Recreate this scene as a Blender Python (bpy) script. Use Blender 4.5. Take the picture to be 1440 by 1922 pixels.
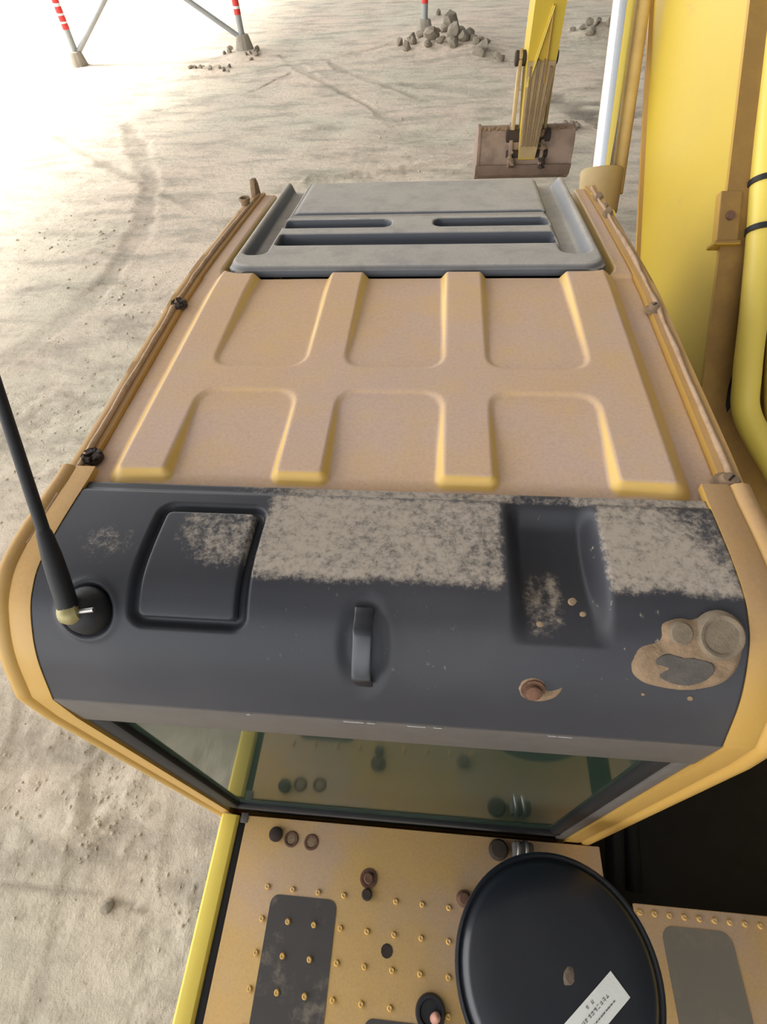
import bpy, bmesh, math, random
import numpy as np
from mathutils import Vector, Matrix

for o in list(bpy.data.objects):
    bpy.data.objects.remove(o)
scene = bpy.context.scene
COL = scene.collection
rnd = random.Random(7)
CZ = 3.57            # camera height above the ground (m)

# ------------------------------------------------------------------ camera
cam_d = bpy.data.cameras.new('camera')
cam = bpy.data.objects.new('camera', cam_d)
COL.objects.link(cam)
RIGHT = Vector((0.99534926, 0.08286145, -0.0491308))
DOWN = Vector((0.03495861, -0.785947, -0.61730479))
FWD = Vector((-0.08976498, 0.61271632, -0.78518849))
m = Matrix.Identity(4)
for i in range(3):
    m[i][0] = RIGHT[i]; m[i][1] = -DOWN[i]; m[i][2] = -FWD[i]
m[2][3] = CZ
cam.matrix_world = m
cam_d.sensor_fit = 'AUTO'
cam_d.sensor_width = 36.0
cam_d.lens = 990.8587 / 1922.0 * 36.0
cam_d.clip_start = 0.02
cam_d.clip_end = 300
scene.camera = cam

# ------------------------------------------------------------------ world, sun, exposure
world = bpy.data.worlds.new('hazy_sky'); scene.world = world
world.use_nodes = True
bg = world.node_tree.nodes['Background']
bg.inputs['Color'].default_value = (0.97, 0.985, 1.0, 1)
bg.inputs['Strength'].default_value = 4.5

sun_d = bpy.data.lights.new('sun', 'SUN')
sun_d.energy = 9.5
sun_d.angle = math.radians(13)
sun_d.color = (1.0, 0.97, 0.92)
sun = bpy.data.objects.new('sun', sun_d); COL.objects.link(sun)
sun.location = (-20, 10, 25)
SUN_FROM = Vector((-0.66, 0.12, 0.95)).normalized()
sun.rotation_euler = SUN_FROM.to_track_quat('Z', 'Y').to_euler()

scene.view_settings.view_transform = 'Standard'
scene.view_settings.look = 'None'
scene.view_settings.exposure = 0.05
scene.view_settings.gamma = 1.0
scene.view_settings.use_curve_mapping = False
scene.cycles.use_denoising = True
scene.cycles.max_bounces = 8
scene.cycles.diffuse_bounces = 5
scene.cycles.sample_clamp_indirect = 8.0

# ------------------------------------------------------------------ materials
def srgb(r, g, b):
    def l(c):
        c /= 255.0
        return c / 12.92 if c <= 0.04045 else ((c + 0.055) / 1.055) ** 2.4
    return (l(r), l(g), l(b), 1.0)

class NT:
    def __init__(s, name):
        s.mat = bpy.data.materials.new(name); s.mat.use_nodes = True
        s.t = s.mat.node_tree
        s.b = s.t.nodes['Principled BSDF']
        s.out = s.t.nodes['Material Output']
    def n(s, typ, **kw):
        nd = s.t.nodes.new(typ)
        for k, v in kw.items(): setattr(nd, k, v)
        return nd
    def link(s, a, b): s.t.links.new(a, b)
    def coord(s):
        if not hasattr(s, '_c'): s._c = s.n('ShaderNodeNewGeometry').outputs['Position']
        return s._c
    def noise(s, scale, detail=4, rough=0.6, stretch=None):
        nd = s.n('ShaderNodeTexNoise'); nd.inputs['Scale'].default_value = scale
        nd.inputs['Detail'].default_value = detail; nd.inputs['Roughness'].default_value = rough
        src = s.coord()
        if stretch:
            mp = s.n('ShaderNodeMapping'); mp.inputs['Scale'].default_value = stretch
            s.link(src, mp.inputs['Vector']); src = mp.outputs['Vector']
        s.link(src, nd.inputs['Vector'])
        return nd.outputs['Fac']
    def math(s, op, a, b=None, clamp=False):
        nd = s.n('ShaderNodeMath', operation=op, use_clamp=clamp)
        for i, v in enumerate((a, b)):
            if v is None: continue
            if isinstance(v, (int, float)): nd.inputs[i].default_value = v
            else: s.link(v, nd.inputs[i])
        return nd.outputs[0]
    def remap(s, v, a, b, c=0.0, d=1.0, smooth=True):
        nd = s.n('ShaderNodeMapRange'); nd.interpolation_type = 'SMOOTHSTEP' if smooth else 'LINEAR'
        for i, x in enumerate((a, b, c, d)): nd.inputs[i + 1].default_value = x
        s.link(v, nd.inputs[0]); return nd.outputs[0]
    def mix(s, fac, a, b):
        nd = s.n('ShaderNodeMix', data_type='RGBA')
        if isinstance(fac, (int, float)): nd.inputs[0].default_value = fac
        else: s.link(fac, nd.inputs[0])
        for i, v in ((6, a), (7, b)):
            if isinstance(v, tuple): nd.inputs[i].default_value = v
            else: s.link(v, nd.inputs[i])
        return nd.outputs[2]
    def attr(s, name):
        nd = s.n('ShaderNodeAttribute', attribute_name=name); return nd.outputs['Fac']
    def upness(s):
        sep = s.n('ShaderNodeSeparateXYZ'); g = s.n('ShaderNodeNewGeometry')
        s.link(g.outputs['Normal'], sep.inputs[0]); return sep.outputs['Z']
    def bump(s, h, strength=0.3, dist=0.01):
        nd = s.n('ShaderNodeBump'); nd.inputs['Strength'].default_value = strength
        nd.inputs['Distance'].default_value = dist
        s.link(h, nd.inputs['Height']); s.link(nd.outputs[0], s.b.inputs['Normal'])
    def fin(s, col, rough=0.5, metal=0.0, spec=0.5):
        if isinstance(col, tuple): s.b.inputs['Base Color'].default_value = col
        else: s.link(col, s.b.inputs['Base Color'])
        if isinstance(rough, (int, float)): s.b.inputs['Roughness'].default_value = rough
        else: s.link(rough, s.b.inputs['Roughness'])
        s.b.inputs['Metallic'].default_value = metal
        s.b.inputs['Specular IOR Level'].default_value = spec
        return s.mat

def dusty(name, paint, dust_a, dust_b, lo=0.55, hi=0.98, amount=0.95, rough_p=0.4, big=2.2, spot=None, base=0.0):
    """paint with settled dust on what faces up, two dust hues in large soft patches"""
    k = NT(name)
    up = k.remap(k.upness(), lo, hi, base, amount)
    nz = k.remap(k.noise(14, 6, 0.65), 0.25, 0.6, 0.72, 1.0)
    fac = k.math('MULTIPLY', up, nz, True)
    d = k.mix(k.remap(k.noise(big, 3, 0.5), 0.38, 0.62), dust_a, dust_b)
    fine = k.remap(k.noise(160, 3, 0.7), 0.3, 0.75, 0.0, 0.18)
    d = k.mix(fine, d, srgb(120, 95, 70))
    col = k.mix(fac, paint, d)
    if spot:
        sp = k.remap(k.noise(spot, 5, 0.7), 0.66, 0.74)
        col = k.mix(sp, col, srgb(96, 74, 55))
    r = k.remap(fac, 0, 1, rough_p, 0.9, False)
    k.bump(k.noise(220, 4, 0.7), 0.12, 0.002)
    return k.fin(col, r, 0, 0.35)

def plain(name, col, rough=0.5, metal=0.0, var=0.25, scale=20, var_col=None, bump=0.1, spec=0.4):
    k = NT(name)
    v = var_col or tuple(c * 0.55 for c in col[:3]) + (1.0,)
    fac = k.remap(k.noise(scale, 5, 0.65), 0.35, 0.75, 0.0, var)
    k.bump(k.noise(scale * 6, 3, 0.7), bump, 0.004)
    return k.fin(k.mix(fac, col, v), rough, metal, spec)

M = {}
YEL = srgb(232, 196, 62)
M['roof'] = dusty('dusty_roof_paint', srgb(208, 170, 92), srgb(196, 169, 154), srgb(201, 168, 138), 0.70, 0.985)
M['frame'] = dusty('dusty_frame_paint', srgb(182, 144, 74), srgb(180, 146, 110), srgb(182, 144, 92), 0.5, 0.97, 0.85)
M['deck'] = dusty('dusty_deck_paint', srgb(204, 162, 80), srgb(188, 161, 138), srgb(198, 163, 110), 0.6, 0.98, 0.9, big=3.2)
M['yellow'] = plain('bright_yellow_paint', srgb(218, 194, 88), 0.38, 0, 0.2, 3, srgb(196, 166, 86), 0.05)
k = NT('boom_yellow_paint')
c1 = k.mix(k.remap(k.noise(1.6, 4, 0.6), 0.35, 0.75, 0, 0.3), srgb(188, 162, 54), srgb(176, 146, 66))
c1 = k.mix(k.remap(k.noise(5.0, 7, 0.7, (1, 0.5, 1.6)), 0.62, 0.74, 0, 0.55), c1, srgb(176, 140, 84))
M['boom'] = k.fin(c1, 0.42, 0, 0.4)
M['boom_top'] = dusty('dusty_boom_top_paint', srgb(170, 132, 48), srgb(128, 98, 56), srgb(136, 104, 54), 0.1, 0.6, 0.9)
M['hatch'] = dusty('dusty_grey_plastic', srgb(70, 73, 80), srgb(178, 172, 162), srgb(172, 167, 160), 0.45, 0.93, 0.96, 0.45, 3.0)
M['black'] = plain('black_rubber', srgb(24, 24, 27), 0.6, 0, 0.3, 30)
M['blackpaint'] = plain('black_gloss_paint', srgb(27, 30, 38), 0.28, 0, 0.3, 7, srgb(48, 48, 53), 0.03, 0.5)
M['grey'] = plain('grey_dusty_frame', srgb(90, 85, 81), 0.6, 0, 0.4, 25, srgb(72, 68, 66))
M['dark'] = plain('dark_greasy_steel', srgb(34, 29, 26), 0.7, 0, 0.5, 9)
M['rust'] = plain('rusty_steel', srgb(114, 82, 64), 0.85, 0.1, 0.7, 60, srgb(56, 42, 36), 0.4)
M['rustdark'] = plain('dark_rusty_steel', srgb(62, 50, 42), 0.85, 0.1, 0.6, 70, srgb(38, 32, 30), 0.4)
M['pink'] = plain('worn_pink_cap', srgb(190, 140, 122), 0.6, 0, 0.3, 60)
M['mud'] = plain('dried_mud', srgb(138, 115, 90), 0.95, 0, 0.6, 40, srgb(98, 82, 66), 0.5)
M['mudgrey'] = plain('grey_mud_cap', srgb(122, 108, 90), 0.9, 0, 0.6, 60, srgb(92, 82, 70), 0.4)
M['clod'] = plain('damp_clod', srgb(142, 132, 116), 0.95, 0, 0.6, 6, srgb(104, 96, 84), 0.6)
M['bucket'] = plain('muddy_bucket_steel', srgb(142, 122, 106), 0.85, 0, 0.8, 5, srgb(106, 86, 74), 0.5)
M['chrome'] = plain('chromed_steel', srgb(225, 230, 238), 0.09, 1.0, 0.05, 10, None, 0.0)
M['brass'] = plain('dull_brass', srgb(158, 148, 104), 0.45, 0.3, 0.3, 60)
M['steel'] = plain('bare_steel', srgb(170, 168, 165), 0.35, 0.9, 0.3, 80)
M['sticker'] = plain('white_paper', srgb(226, 226, 220), 0.6, 0, 0.1, 40)
M['ink'] = plain('grey_ink', srgb(108, 110, 112), 0.7, 0, 0.1, 40)
M['column'] = plain('galvanised_column', srgb(150, 152, 150), 0.5, 0.1, 0.3, 4)
M['red'] = plain('red_band_paint', srgb(214, 60, 58), 0.5, 0, 0.2, 8)
M['white'] = plain('white_band_paint', srgb(225, 225, 220), 0.5, 0, 0.2, 8)
M['concrete'] = plain('concrete_footing', srgb(150, 142, 128), 0.9, 0, 0.5, 5, srgb(110, 102, 90), 0.5)
M['armmud'] = plain('muddy_arm_paint', srgb(172, 150, 108), 0.85, 0, 0.7, 2.5, srgb(134, 114, 84), 0.4)
M['tan'] = plain('dusty_tan_paint', srgb(204, 174, 112), 0.7, 0, 0.5, 6, srgb(168, 136, 84), 0.1)
M['bead'] = plain('dusty_sealant', srgb(178, 150, 122), 0.9, 0, 0.6, 45, srgb(134, 106, 78), 0.3)
M['bucketdark'] = plain('dark_bucket_steel', srgb(112, 93, 80), 0.85, 0, 0.8, 4, srgb(84, 68, 58), 0.5)
M['bare'] = plain('bare_grey_patch', srgb(84, 78, 72), 0.7, 0, 0.7, 60, srgb(58, 55, 54), 0.3)
M['shade_wall'] = plain('grey_sheet_metal', srgb(84, 84, 84), 0.6, 0, 0.15, 1)
M['shed'] = plain('pale_sheet_metal', srgb(150, 152, 154), 0.6, 0, 0.15, 1)

# anti-slip pad: charcoal sheet, worn paler blotches
k = NT('charcoal_grip_sheet')
f1 = k.remap(k.noise(9, 6, 0.7), 0.5, 0.72)
M['pad'] = k.fin(k.mix(k.math('MULTIPLY', f1, 0.75), srgb(66, 62, 60), srgb(142, 130, 112)), 0.75)
k.bump(k.noise(400, 3, 0.7), 0.3, 0.001)
k = NT('grey_grip_sheet')
f1 = k.remap(k.noise(14, 6, 0.7), 0.45, 0.75)
M['pad_grey'] = k.fin(k.mix(k.math('MULTIPLY', f1, 0.6), srgb(112, 104, 92), srgb(134, 120, 98)), 0.8)

# rear panel paint: blue-grey, mottled dust where the 'dust' attribute says it lies
def panel_mat(name, base, dustcol):
    k = NT(name)
    a = k.attr('dust')
    nA = k.noise(95, 8, 0.78)
    nB = k.noise(9, 3, 0.6)
    v = k.math('ADD', k.math('MULTIPLY', k.math('SUBTRACT', nA, 0.5), 2.3), k.math('MULTIPLY', k.math('SUBTRACT', nB, 0.5), 0.7))
    fac = k.remap(k.math('ADD', a, k.math('MULTIPLY', v, k.remap(a, 0.0, 0.25))), 0.15, 1.0, 0.0, 0.85)
    specks = k.math('MULTIPLY', k.remap(k.noise(150, 4, 0.65, (1, 0.5, 0.5)), 0.66, 0.72, 0.0, 0.7), k.remap(k.noise(7, 3, 0.6), 0.40, 0.60))
    film = k.remap(k.noise(2.6, 3, 0.5), 0.4, 0.7, 0.0, 0.22)
    col = k.mix(film, base, srgb(96, 92, 92))
    col = k.mix(k.math('MULTIPLY', specks, k.attr('speck')), col, srgb(150, 140, 124))
    col = k.mix(fac, col, dustcol)
    r = k.remap(fac, 0, 1, 0.46, 0.92, False)
    k.bump(k.noise(260, 4, 0.7), 0.1, 0.002)
    return k.fin(col, r, 0, 0.3)
M['panel'] = panel_mat('blue_grey_panel_paint', srgb(46, 47, 53), srgb(178, 165, 150))

# tinted rear glass with a dust film
k = NT('tinted_window_glass')
film = k.remap(k.noise(5, 5, 0.6), 0.3, 0.7, 0.15, 0.4)
k.fin(k.mix(film, srgb(38, 52, 44), srgb(64, 76, 62)), 0.07, 0, 0.4)
k.b.inputs['Transmission Weight'].default_value = 0.15
k.b.inputs['IOR'].default_value = 1.5
k.b.inputs['Specular Tint'].default_value = (0.62, 0.85, 0.78, 1)
M['glass'] = k.mat

# ground: pale trampled dirt
k = NT('trampled_dirt')
c1 = k.mix(k.remap(k.noise(0.35, 5, 0.6), 0.35, 0.65), srgb(206, 197, 177), srgb(217, 199, 180))
c1 = k.mix(k.remap(k.noise(1.6, 6, 0.65, (0.6, 1.5, 1)), 0.42, 0.70, 0, 0.8), c1, srgb(160, 151, 136))
c1 = k.mix(k.remap(k.noise(11, 6, 0.7), 0.5, 0.78, 0, 0.6), c1, srgb(146, 135, 118))
c1 = k.mix(k.math('MULTIPLY', k.attr('stain'), 0.95, True), c1, srgb(108, 99, 87))
hh = k.math('ADD', k.math('MULTIPLY', k.noise(9, 8, 0.68), 1.0), k.math('MULTIPLY', k.noise(45, 5, 0.7), 0.35))
k.bump(hh, 0.75, 0.05)
M['ground'] = k.fin(c1, 0.97, 0, 0.15)

# ------------------------------------------------------------------ object helpers
def world_of(o):
    return o.get('_w', None)
WORLD = {}
def link(name, me, mat=None, parent=None, loc=None, label=None, kind=None, smooth=False, angle=None):
    o = bpy.data.objects.new(name, me)
    COL.objects.link(o)
    if mat is not None:
        if len(me.materials) == 0: me.materials.append(M[mat] if isinstance(mat, str) else mat)
    L = Vector(loc) if loc is not None else Vector((0, 0, 0))
    o.location = L
    WORLD[o.name] = L
    if parent is not None:
        o.parent = parent
        o.matrix_parent_inverse = Matrix.Translation(-WORLD[parent.name])
    if label: o['label'] = label
    if kind: o['kind'] = kind
    if smooth:
        me.polygons.foreach_set('use_smooth', [True] * len(me.polygons))
    return o

def tag(o, label, cat, group=None):
    o['label'] = label; o['category'] = cat
    if group: o['group'] = group
    return o

def empty(name, loc, label, cat):
    o = bpy.data.objects.new(name, None); COL.objects.link(o)
    o.location = loc; o.empty_display_size = 0.2
    WORLD[o.name] = Vector(loc)
    return tag(o, label, cat)

def me_from(bm, name='m'):
    me = bpy.data.meshes.new(name); bm.to_mesh(me); bm.free(); return me

def me_data(verts, faces, name='m'):
    me = bpy.data.meshes.new(name); me.from_pydata([tuple(v) for v in verts], [], faces); me.update(); return me

def smooth_by_angle(me, deg=35):
    me.polygons.foreach_set('use_smooth', [True] * len(me.polygons))
    try: me.set_sharp_from_angle(angle=math.radians(deg))
    except Exception: pass

def box_bm(bm, x0, x1, y0, y1, z0, z1, bev=0.0, seg=2, mat=None):
    r = bmesh.ops.create_cube(bm, size=1.0)
    vs = r['verts']
    for v in vs:
        v.co = Vector(((x0 + x1) / 2 + v.co.x * (x1 - x0), (y0 + y1) / 2 + v.co.y * (y1 - y0), (z0 + z1) / 2 + v.co.z * (z1 - z0)))
        if mat is not None: v.co = mat @ v.co
    if bev > 0:
        es = list({e for v in vs for e in v.link_edges})
        bmesh.ops.bevel(bm, geom=es, offset=bev, segments=seg, affect='EDGES', profile=0.5)

def box(name, x0, x1, y0, y1, z0, z1, mat, parent=None, bev=0.004, label=None, kind=None, mtx=None):
    bm = bmesh.new(); box_bm(bm, x0, x1, y0, y1, z0, z1, bev, 2, mtx)
    me = me_from(bm, name); smooth_by_angle(me)
    return link(name, me, mat, parent, None, label, kind)

def prism_me(poly, axis, a, b, bev=0.0, name='m'):
    """closed polygon extruded along an axis ('x': poly=(y,z); 'z': poly=(x,y))"""
    bm = bmesh.new()
    def P(p, t):
        return (t, p[0], p[1]) if axis == 'x' else ((p[0], p[1], t) if axis == 'z' else (p[0], t, p[1]))
    va = [bm.verts.new(P(p, a)) for p in poly]; vb = [bm.verts.new(P(p, b)) for p in poly]
    n = len(poly)
    bm.faces.new(va); bm.faces.new(vb[::-1])
    for i in range(n):
        bm.faces.new((va[i], vb[i], vb[(i + 1) % n], va[(i + 1) % n]))
    bmesh.ops.recalc_face_normals(bm, faces=bm.faces)
    if bev > 0:
        bmesh.ops.bevel(bm, geom=list(bm.edges), offset=bev, segments=2, affect='EDGES', profile=0.5)
    me = me_from(bm, name); smooth_by_angle(me)
    return me

def tube_me(path, rad, n=14, closed=False, name='m', squash=None):
    """swept circle along points; rad a number or list"""
    P = [Vector(p) for p in path]; N = len(P)
    R_ = rad if isinstance(rad, (list, tuple)) else [rad] * N
    verts, faces = [], []
    up = Vector((0, 0, 1)); prev = None
    for i in range(N):
        t = (P[min(i + 1, N - 1)] - P[max(i - 1, 0)]).normalized()
        if prev is None:
            a = t.cross(up)
            if a.length < 1e-3: a = t.cross(Vector((1, 0, 0)))
            a.normalize()
        else:
            a = (prev - t * prev.dot(t)).normalized()
        prev = a
        b = t.cross(a)
        for j in range(n):
            th = 2 * math.pi * j / n
            verts.append(P[i] + (a * math.cos(th) + b * math.sin(th)) * R_[i])
    for i in range(N - 1):
        for j in range(n):
            faces.append((i * n + j, i * n + (j + 1) % n, (i + 1) * n + (j + 1) % n, (i + 1) * n + j))
    faces.append(tuple(range(n - 1, -1, -1))); faces.append(tuple((N - 1) * n + j for j in range(n)))
    me = me_data(verts, faces, name); smooth_by_angle(me, 50)
    return me

def lathe_me(prof, n=40, name='m', mtx=None, ang=40):
    """prof = (r, z) from bottom to top about z"""
    verts, faces = [], []
    for r, z in prof:
        for j in range(n):
            th = 2 * math.pi * j / n
            v = Vector((r * math.cos(th), r * math.sin(th), z))
            verts.append(mtx @ v if mtx is not None else v)
    for i in range(len(prof) - 1):
        for j in range(n):
            faces.append((i * n + j, i * n + (j + 1) % n, (i + 1) * n + (j + 1) % n, (i + 1) * n + j))
    faces.append(tuple(range(n - 1, -1, -1))); faces.append(tuple((len(prof) - 1) * n + j for j in range(n)))
    me = me_data(verts, faces, name); smooth_by_angle(me, ang)
    return me

def spline(pts, n=60):
    """Catmull-Rom through points"""
    P = [np.array(p, float) for p in pts]
    P = [2 * P[0] - P[1]] + P + [2 * P[-1] - P[-2]]
    out = []
    segs = len(P) - 3
    for s in range(segs):
        p0, p1, p2, p3 = P[s:s + 4]
        m_ = max(2, n // segs)
        for i in range(m_):
            t = i / m_
            out.append(0.5 * ((2 * p1) + (-p0 + p2) * t + (2 * p0 - 5 * p1 + 4 * p2 - p3) * t * t + (-p0 + 3 * p1 - 3 * p2 + p3) * t ** 3))
    out.append(P[-2])
    return np.array(out)

# numpy value noise
def vnoise(x, y, seed=0):
    xi = np.floor(x).astype(np.int64); yi = np.floor(y).astype(np.int64)
    fx = x - xi; fy = y - yi
    fx = fx * fx * (3 - 2 * fx); fy = fy * fy * (3 - 2 * fy)
    def h(a, b):
        v = (a * 374761393 + b * 668265263 + seed * 974634777) & 0xFFFFFFFF
        v = ((v ^ (v >> 13)) * 1274126177) & 0xFFFFFFFF
        return ((v ^ (v >> 16)) & 0xFFFF) / 65535.0
    return (h(xi, yi) * (1 - fx) + h(xi + 1, yi) * fx) * (1 - fy) + (h(xi, yi + 1) * (1 - fx) + h(xi + 1, yi + 1) * fx) * fy
def fbm(x, y, oct=4, seed=0, g=0.5):
    s = 0; a = 1; t = 0
    for i in range(oct):
        s = s + a * (vnoise(x, y, seed + i) - 0.5); t += a; a *= g; x = x * 2.03 + 11.3; y = y * 2.03 + 5.7
    return s / t * 2

def sstep(a, b, v):
    t = np.clip((v - a) / (b - a), 0, 1); return t * t * (3 - 2 * t)
def sd_box(x, y, cx, cy, hx, hy, r=0.0):
    dx = np.abs(x - cx) - hx + r; dy = np.abs(y - cy) - hy + r
    return np.minimum(np.maximum(dx, dy), 0) + np.hypot(np.maximum(dx, 0), np.maximum(dy, 0)) - r
def smin(a, b, k):
    h = np.clip(0.5 + 0.5 * (b - a) / k, 0, 1)
    return b * (1 - h) + a * h - k * h * (1 - h)

def grid_me(V, keep=None, name='m', attrs=None, skirt=0.0):
    """V: (ny, nx, 3) array -> quad grid; keep: face mask (ny-1, nx-1)"""
    ny, nx = V.shape[:2]
    idx = np.arange(ny * nx).reshape(ny, nx)
    q = np.stack([idx[:-1, :-1], idx[:-1, 1:], idx[1:, 1:], idx[1:, :-1]], -1)
    if keep is not None: q = q[keep]
    q = q.reshape(-1, 4)
    me = bpy.data.meshes.new(name)
    me.vertices.add(ny * nx); me.vertices.foreach_set('co', V.reshape(-1).astype(np.float32))
    me.loops.add(q.size); me.loops.foreach_set('vertex_index', q.reshape(-1).astype(np.int32))
    me.polygons.add(len(q))
    me.polygons.foreach_set('loop_start', np.arange(0, q.size, 4, dtype=np.int32))
    me.polygons.foreach_set('loop_total', np.full(len(q), 4, dtype=np.int32))
    me.update(); me.validate()
    for kx, a in (attrs or {}).items():
        at = me.attributes.new(kx, 'FLOAT', 'POINT'); at.data.foreach_set('value', a.reshape(-1).astype(np.float32))
    me.polygons.foreach_set('use_smooth', [True] * len(me.polygons))
    return me

def drop_loose(me):
    bm = bmesh.new(); bm.from_mesh(me)
    bmesh.ops.delete(bm, geom=[v for v in bm.verts if not v.link_faces], context='VERTS')
    bm.to_mesh(me); bm.free()

def skirt_me(me, depth):
    """pull every boundary edge straight down so a sheet shows a thick edge"""
    bm = bmesh.new(); bm.from_mesh(me)
    es = [e for e in bm.edges if len(e.link_faces) == 1]
    r = bmesh.ops.extrude_edge_only(bm, edges=es)
    for v in r['geom']:
        if isinstance(v, bmesh.types.BMVert): v.co.z -= depth
    bm.to_mesh(me); bm.free()

def rock_me(seed, sub=2, rough=0.35):
    r = random.Random(seed)
    bm = bmesh.new(); bmesh.ops.create_icosphere(bm, subdivisions=sub, radius=1.0)
    ph = [Vector((r.uniform(-1, 1), r.uniform(-1, 1), r.uniform(-1, 1))).normalized() for _ in range(9)]
    ct = [r.uniform(0.45, 0.85) for _ in range(9)]
    for v in bm.verts:
        n = v.co.normalized(); d = 1.0
        for p, c in zip(ph, ct):           # cut facets
            q = n.dot(p)
            if q > c: d = min(d, c / q)
        v.co = n * d * (1 + r.uniform(-0.05, 0.05))
    me = me_from(bm, 'rock'); smooth_by_angle(me, 30)
    return me

# ================================================================== THE SETTING
# ---------------- ground
def axis(segs):
    out = []
    for a, b, s in segs: out.append(np.arange(a, b, s))
    return np.concatenate(out)
gx = axis([(-34, -14, 0.35), (-14, -7, 0.10), (-7, -3.5, 0.045), (-3.5, -0.6, 0.026), (-0.6, 5, 0.08), (5, 16, 0.2), (16, 40, 1.0)])
gy = axis([(-14, -1.2, 0.3), (-1.2, 2.2, 0.026), (2.2, 6, 0.04), (6, 13, 0.06), (13, 24, 0.10), (24, 46, 0.3)])
GX, GY = np.meshgrid(gx, gy)
gz = 0.05 * fbm(GX * 0.3, GY * 0.3, 3, 1) + 0.022 * fbm(GX * 1.3, GY * 1.3, 4, 2)
rough = np.zeros_like(GX)
for (cx, cy, r_, a_) in [(-3.75, 3.76, 0.8, 1.0), (-2.0, 0.8, 0.35, 0.8), (-1.85, 0.34, 0.22, 1.5), (-1.27, 0.01, 0.35, 1.2), (-2.44, 0.48, 0.5, 0.5), (-5.4, 8.0, 0.9, 0.8),
                         (-3.94, 6.2, 0.7, 0.7), (-6.5, 9.5, 1.2, 0.5), (-3.0, 2.4, 0.6, 0.6), (-4.6, 4.4, 0.7, 0.4), (-6.4, 17.6, 0.8, 1.6), (0.3, 18.6, 1.4, 1.4), (4.2, 19.6, 1.2, 1.6), (2.5, 12.3, 0.5, 1.0), (-0.5, 10.5, 1.2, 0.5), (1.2, 15.5, 1.6, 0.5)]:
    rough += a_ * np.exp(-((GX - cx) ** 2 + (GY - cy) ** 2) / (r_ * r_))
n_f = fbm(GX * 9, GY * 9, 4, 5, 0.62)
gz += (0.004 + 0.026 * rough) * np.maximum(n_f, -0.15)
stain = 0.35 * np.clip(rough, 0, 1) * sstep(0.0, 0.5, -n_f)
def track(pts, w, depth, st, tread=0.0):
    global gz, stain
    P = spline(pts, 60)
    best = np.full(GX.shape, 1e9); along = np.zeros_like(GX)
    acc = 0.0
    for a, b in zip(P[:-1], P[1:]):
        d = b - a; L2 = d @ d; L = math.sqrt(L2)
        t = np.clip(((GX - a[0]) * d[0] + (GY - a[1]) * d[1]) / L2, 0, 1)
        dd = np.hypot(GX - a[0] - t * d[0], GY - a[1] - t * d[1])
        mk = dd < best
        best[mk] = dd[mk]; along[mk] = (acc + t * L)[mk]
        acc += L
    nz_ = 0.35 * fbm(GX * 2.2, GY * 2.2, 3, 9)
    w = w * (1 + 0.9 * fbm(GX * 1.1, GY * 1.1, 3, 17))
    best = best + w * 0.5 * fbm(GX * 3.5, GY * 3.5, 3, 18)
    brk = np.clip(0.7 + 1.1 * fbm(GX * 0.6, GY * 0.6, 2, 19), 0.1, 1)
    prof = sstep(w * 1.05, w * 0.45, best) * brk
    lip = np.exp(-((best - w * 1.15) / (w * 0.3)) ** 2) * brk
    gz = gz - depth * 0.7 * prof + depth * 0.25 * lip
    if tread: gz = gz + tread * prof * (np.sin(along * 42) > 0.2)
    stain = np.maximum(stain, st * prof * np.clip(0.75 + nz_, 0, 1))
track([(-6.9, 13.2), (-6.0, 11.62), (-5.36, 10.38), (-4.95, 9.33), (-4.68, 8.23), (-4.57, 6.92), (-4.64, 5.96), (-4.88, 5.14), (-5.3, 4.2)], 0.17, 0.025, 0.5)
track([(-8.37, 12.72), (-6.75, 11.25), (-5.92, 10.54), (-4.61, 9.42), (-3.61, 8.57), (-2.6, 7.4)], 0.10, 0.02, 0.45)
track([(-3.4, 18.6), (-2.7, 17.14), (-1.77, 16.05), (-0.68, 14.64), (0.4, 13.0)], 0.16, 0.03, 0.4, 0.005)
track([(-4.6, 18.9), (-3.8, 17.3), (-2.9, 15.9), (-1.9, 14.4), (-0.8, 12.6)], 0.16, 0.03, 0.3, 0.005)
track([(-6.6, 14.2), (-5.75, 14.63), (-4.86, 15.14), (-3.97, 16.83)], 0.09, 0.03, 0.4)
track([(-9, 16.4), (-6, 16.9), (-3, 18.4), (0, 21)], 0.14, 0.03, 0.35)
track([(-2.6, 11.4), (0.2, 12.6), (3, 14.6), (6, 17.5)], 0.18, 0.03, 0.3, 0.005)
track([(-2.2, 9.9), (0.8, 11.0), (3.4, 12.6), (7, 15.8)], 0.18, 0.03, 0.3, 0.005)
track([(-6.2, 3.0), (-4.4, 3.5), (-2.6, 3.9), (-1.0, 4.2)], 0.12, 0.018, 0.2)
track([(-3.2, 1.9), (-2.75, 0.9), (-2.5, -0.2), (-2.4, -1.4)], 0.10, 0.012, 0.25)
track([(-2.5, 2.1), (-2.15, 0.9), (-1.95, -0.2), (-1.85, -1.4)], 0.05, 0.012, 0.22)
track([(-2.9, 0.02), (-2.38, -0.0), (-2.08, -0.01), (-1.83, -0.01), (-1.5, -0.05)], 0.018, 0.012, 0.5)
track([(2.2, 14.4), (2.69, 13.15), (3.19, 12.5), (4.0, 12.0), (5.2, 11.6)], 0.32, 0.03, 0.95)
track([(1.7, 14.9), (2.4, 14.1), (3.3, 13.6), (4.4, 13.2)], 0.13, 0.02, 0.8)
track([(-1.6, 12.2), (-0.6, 11.7), (0.4, 11.3)], 0.28, 0.02, 0.5)
track([(-0.9, 15.6), (0.2, 15.2), (1.2, 14.7)], 0.3, 0.02, 0.35)
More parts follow.
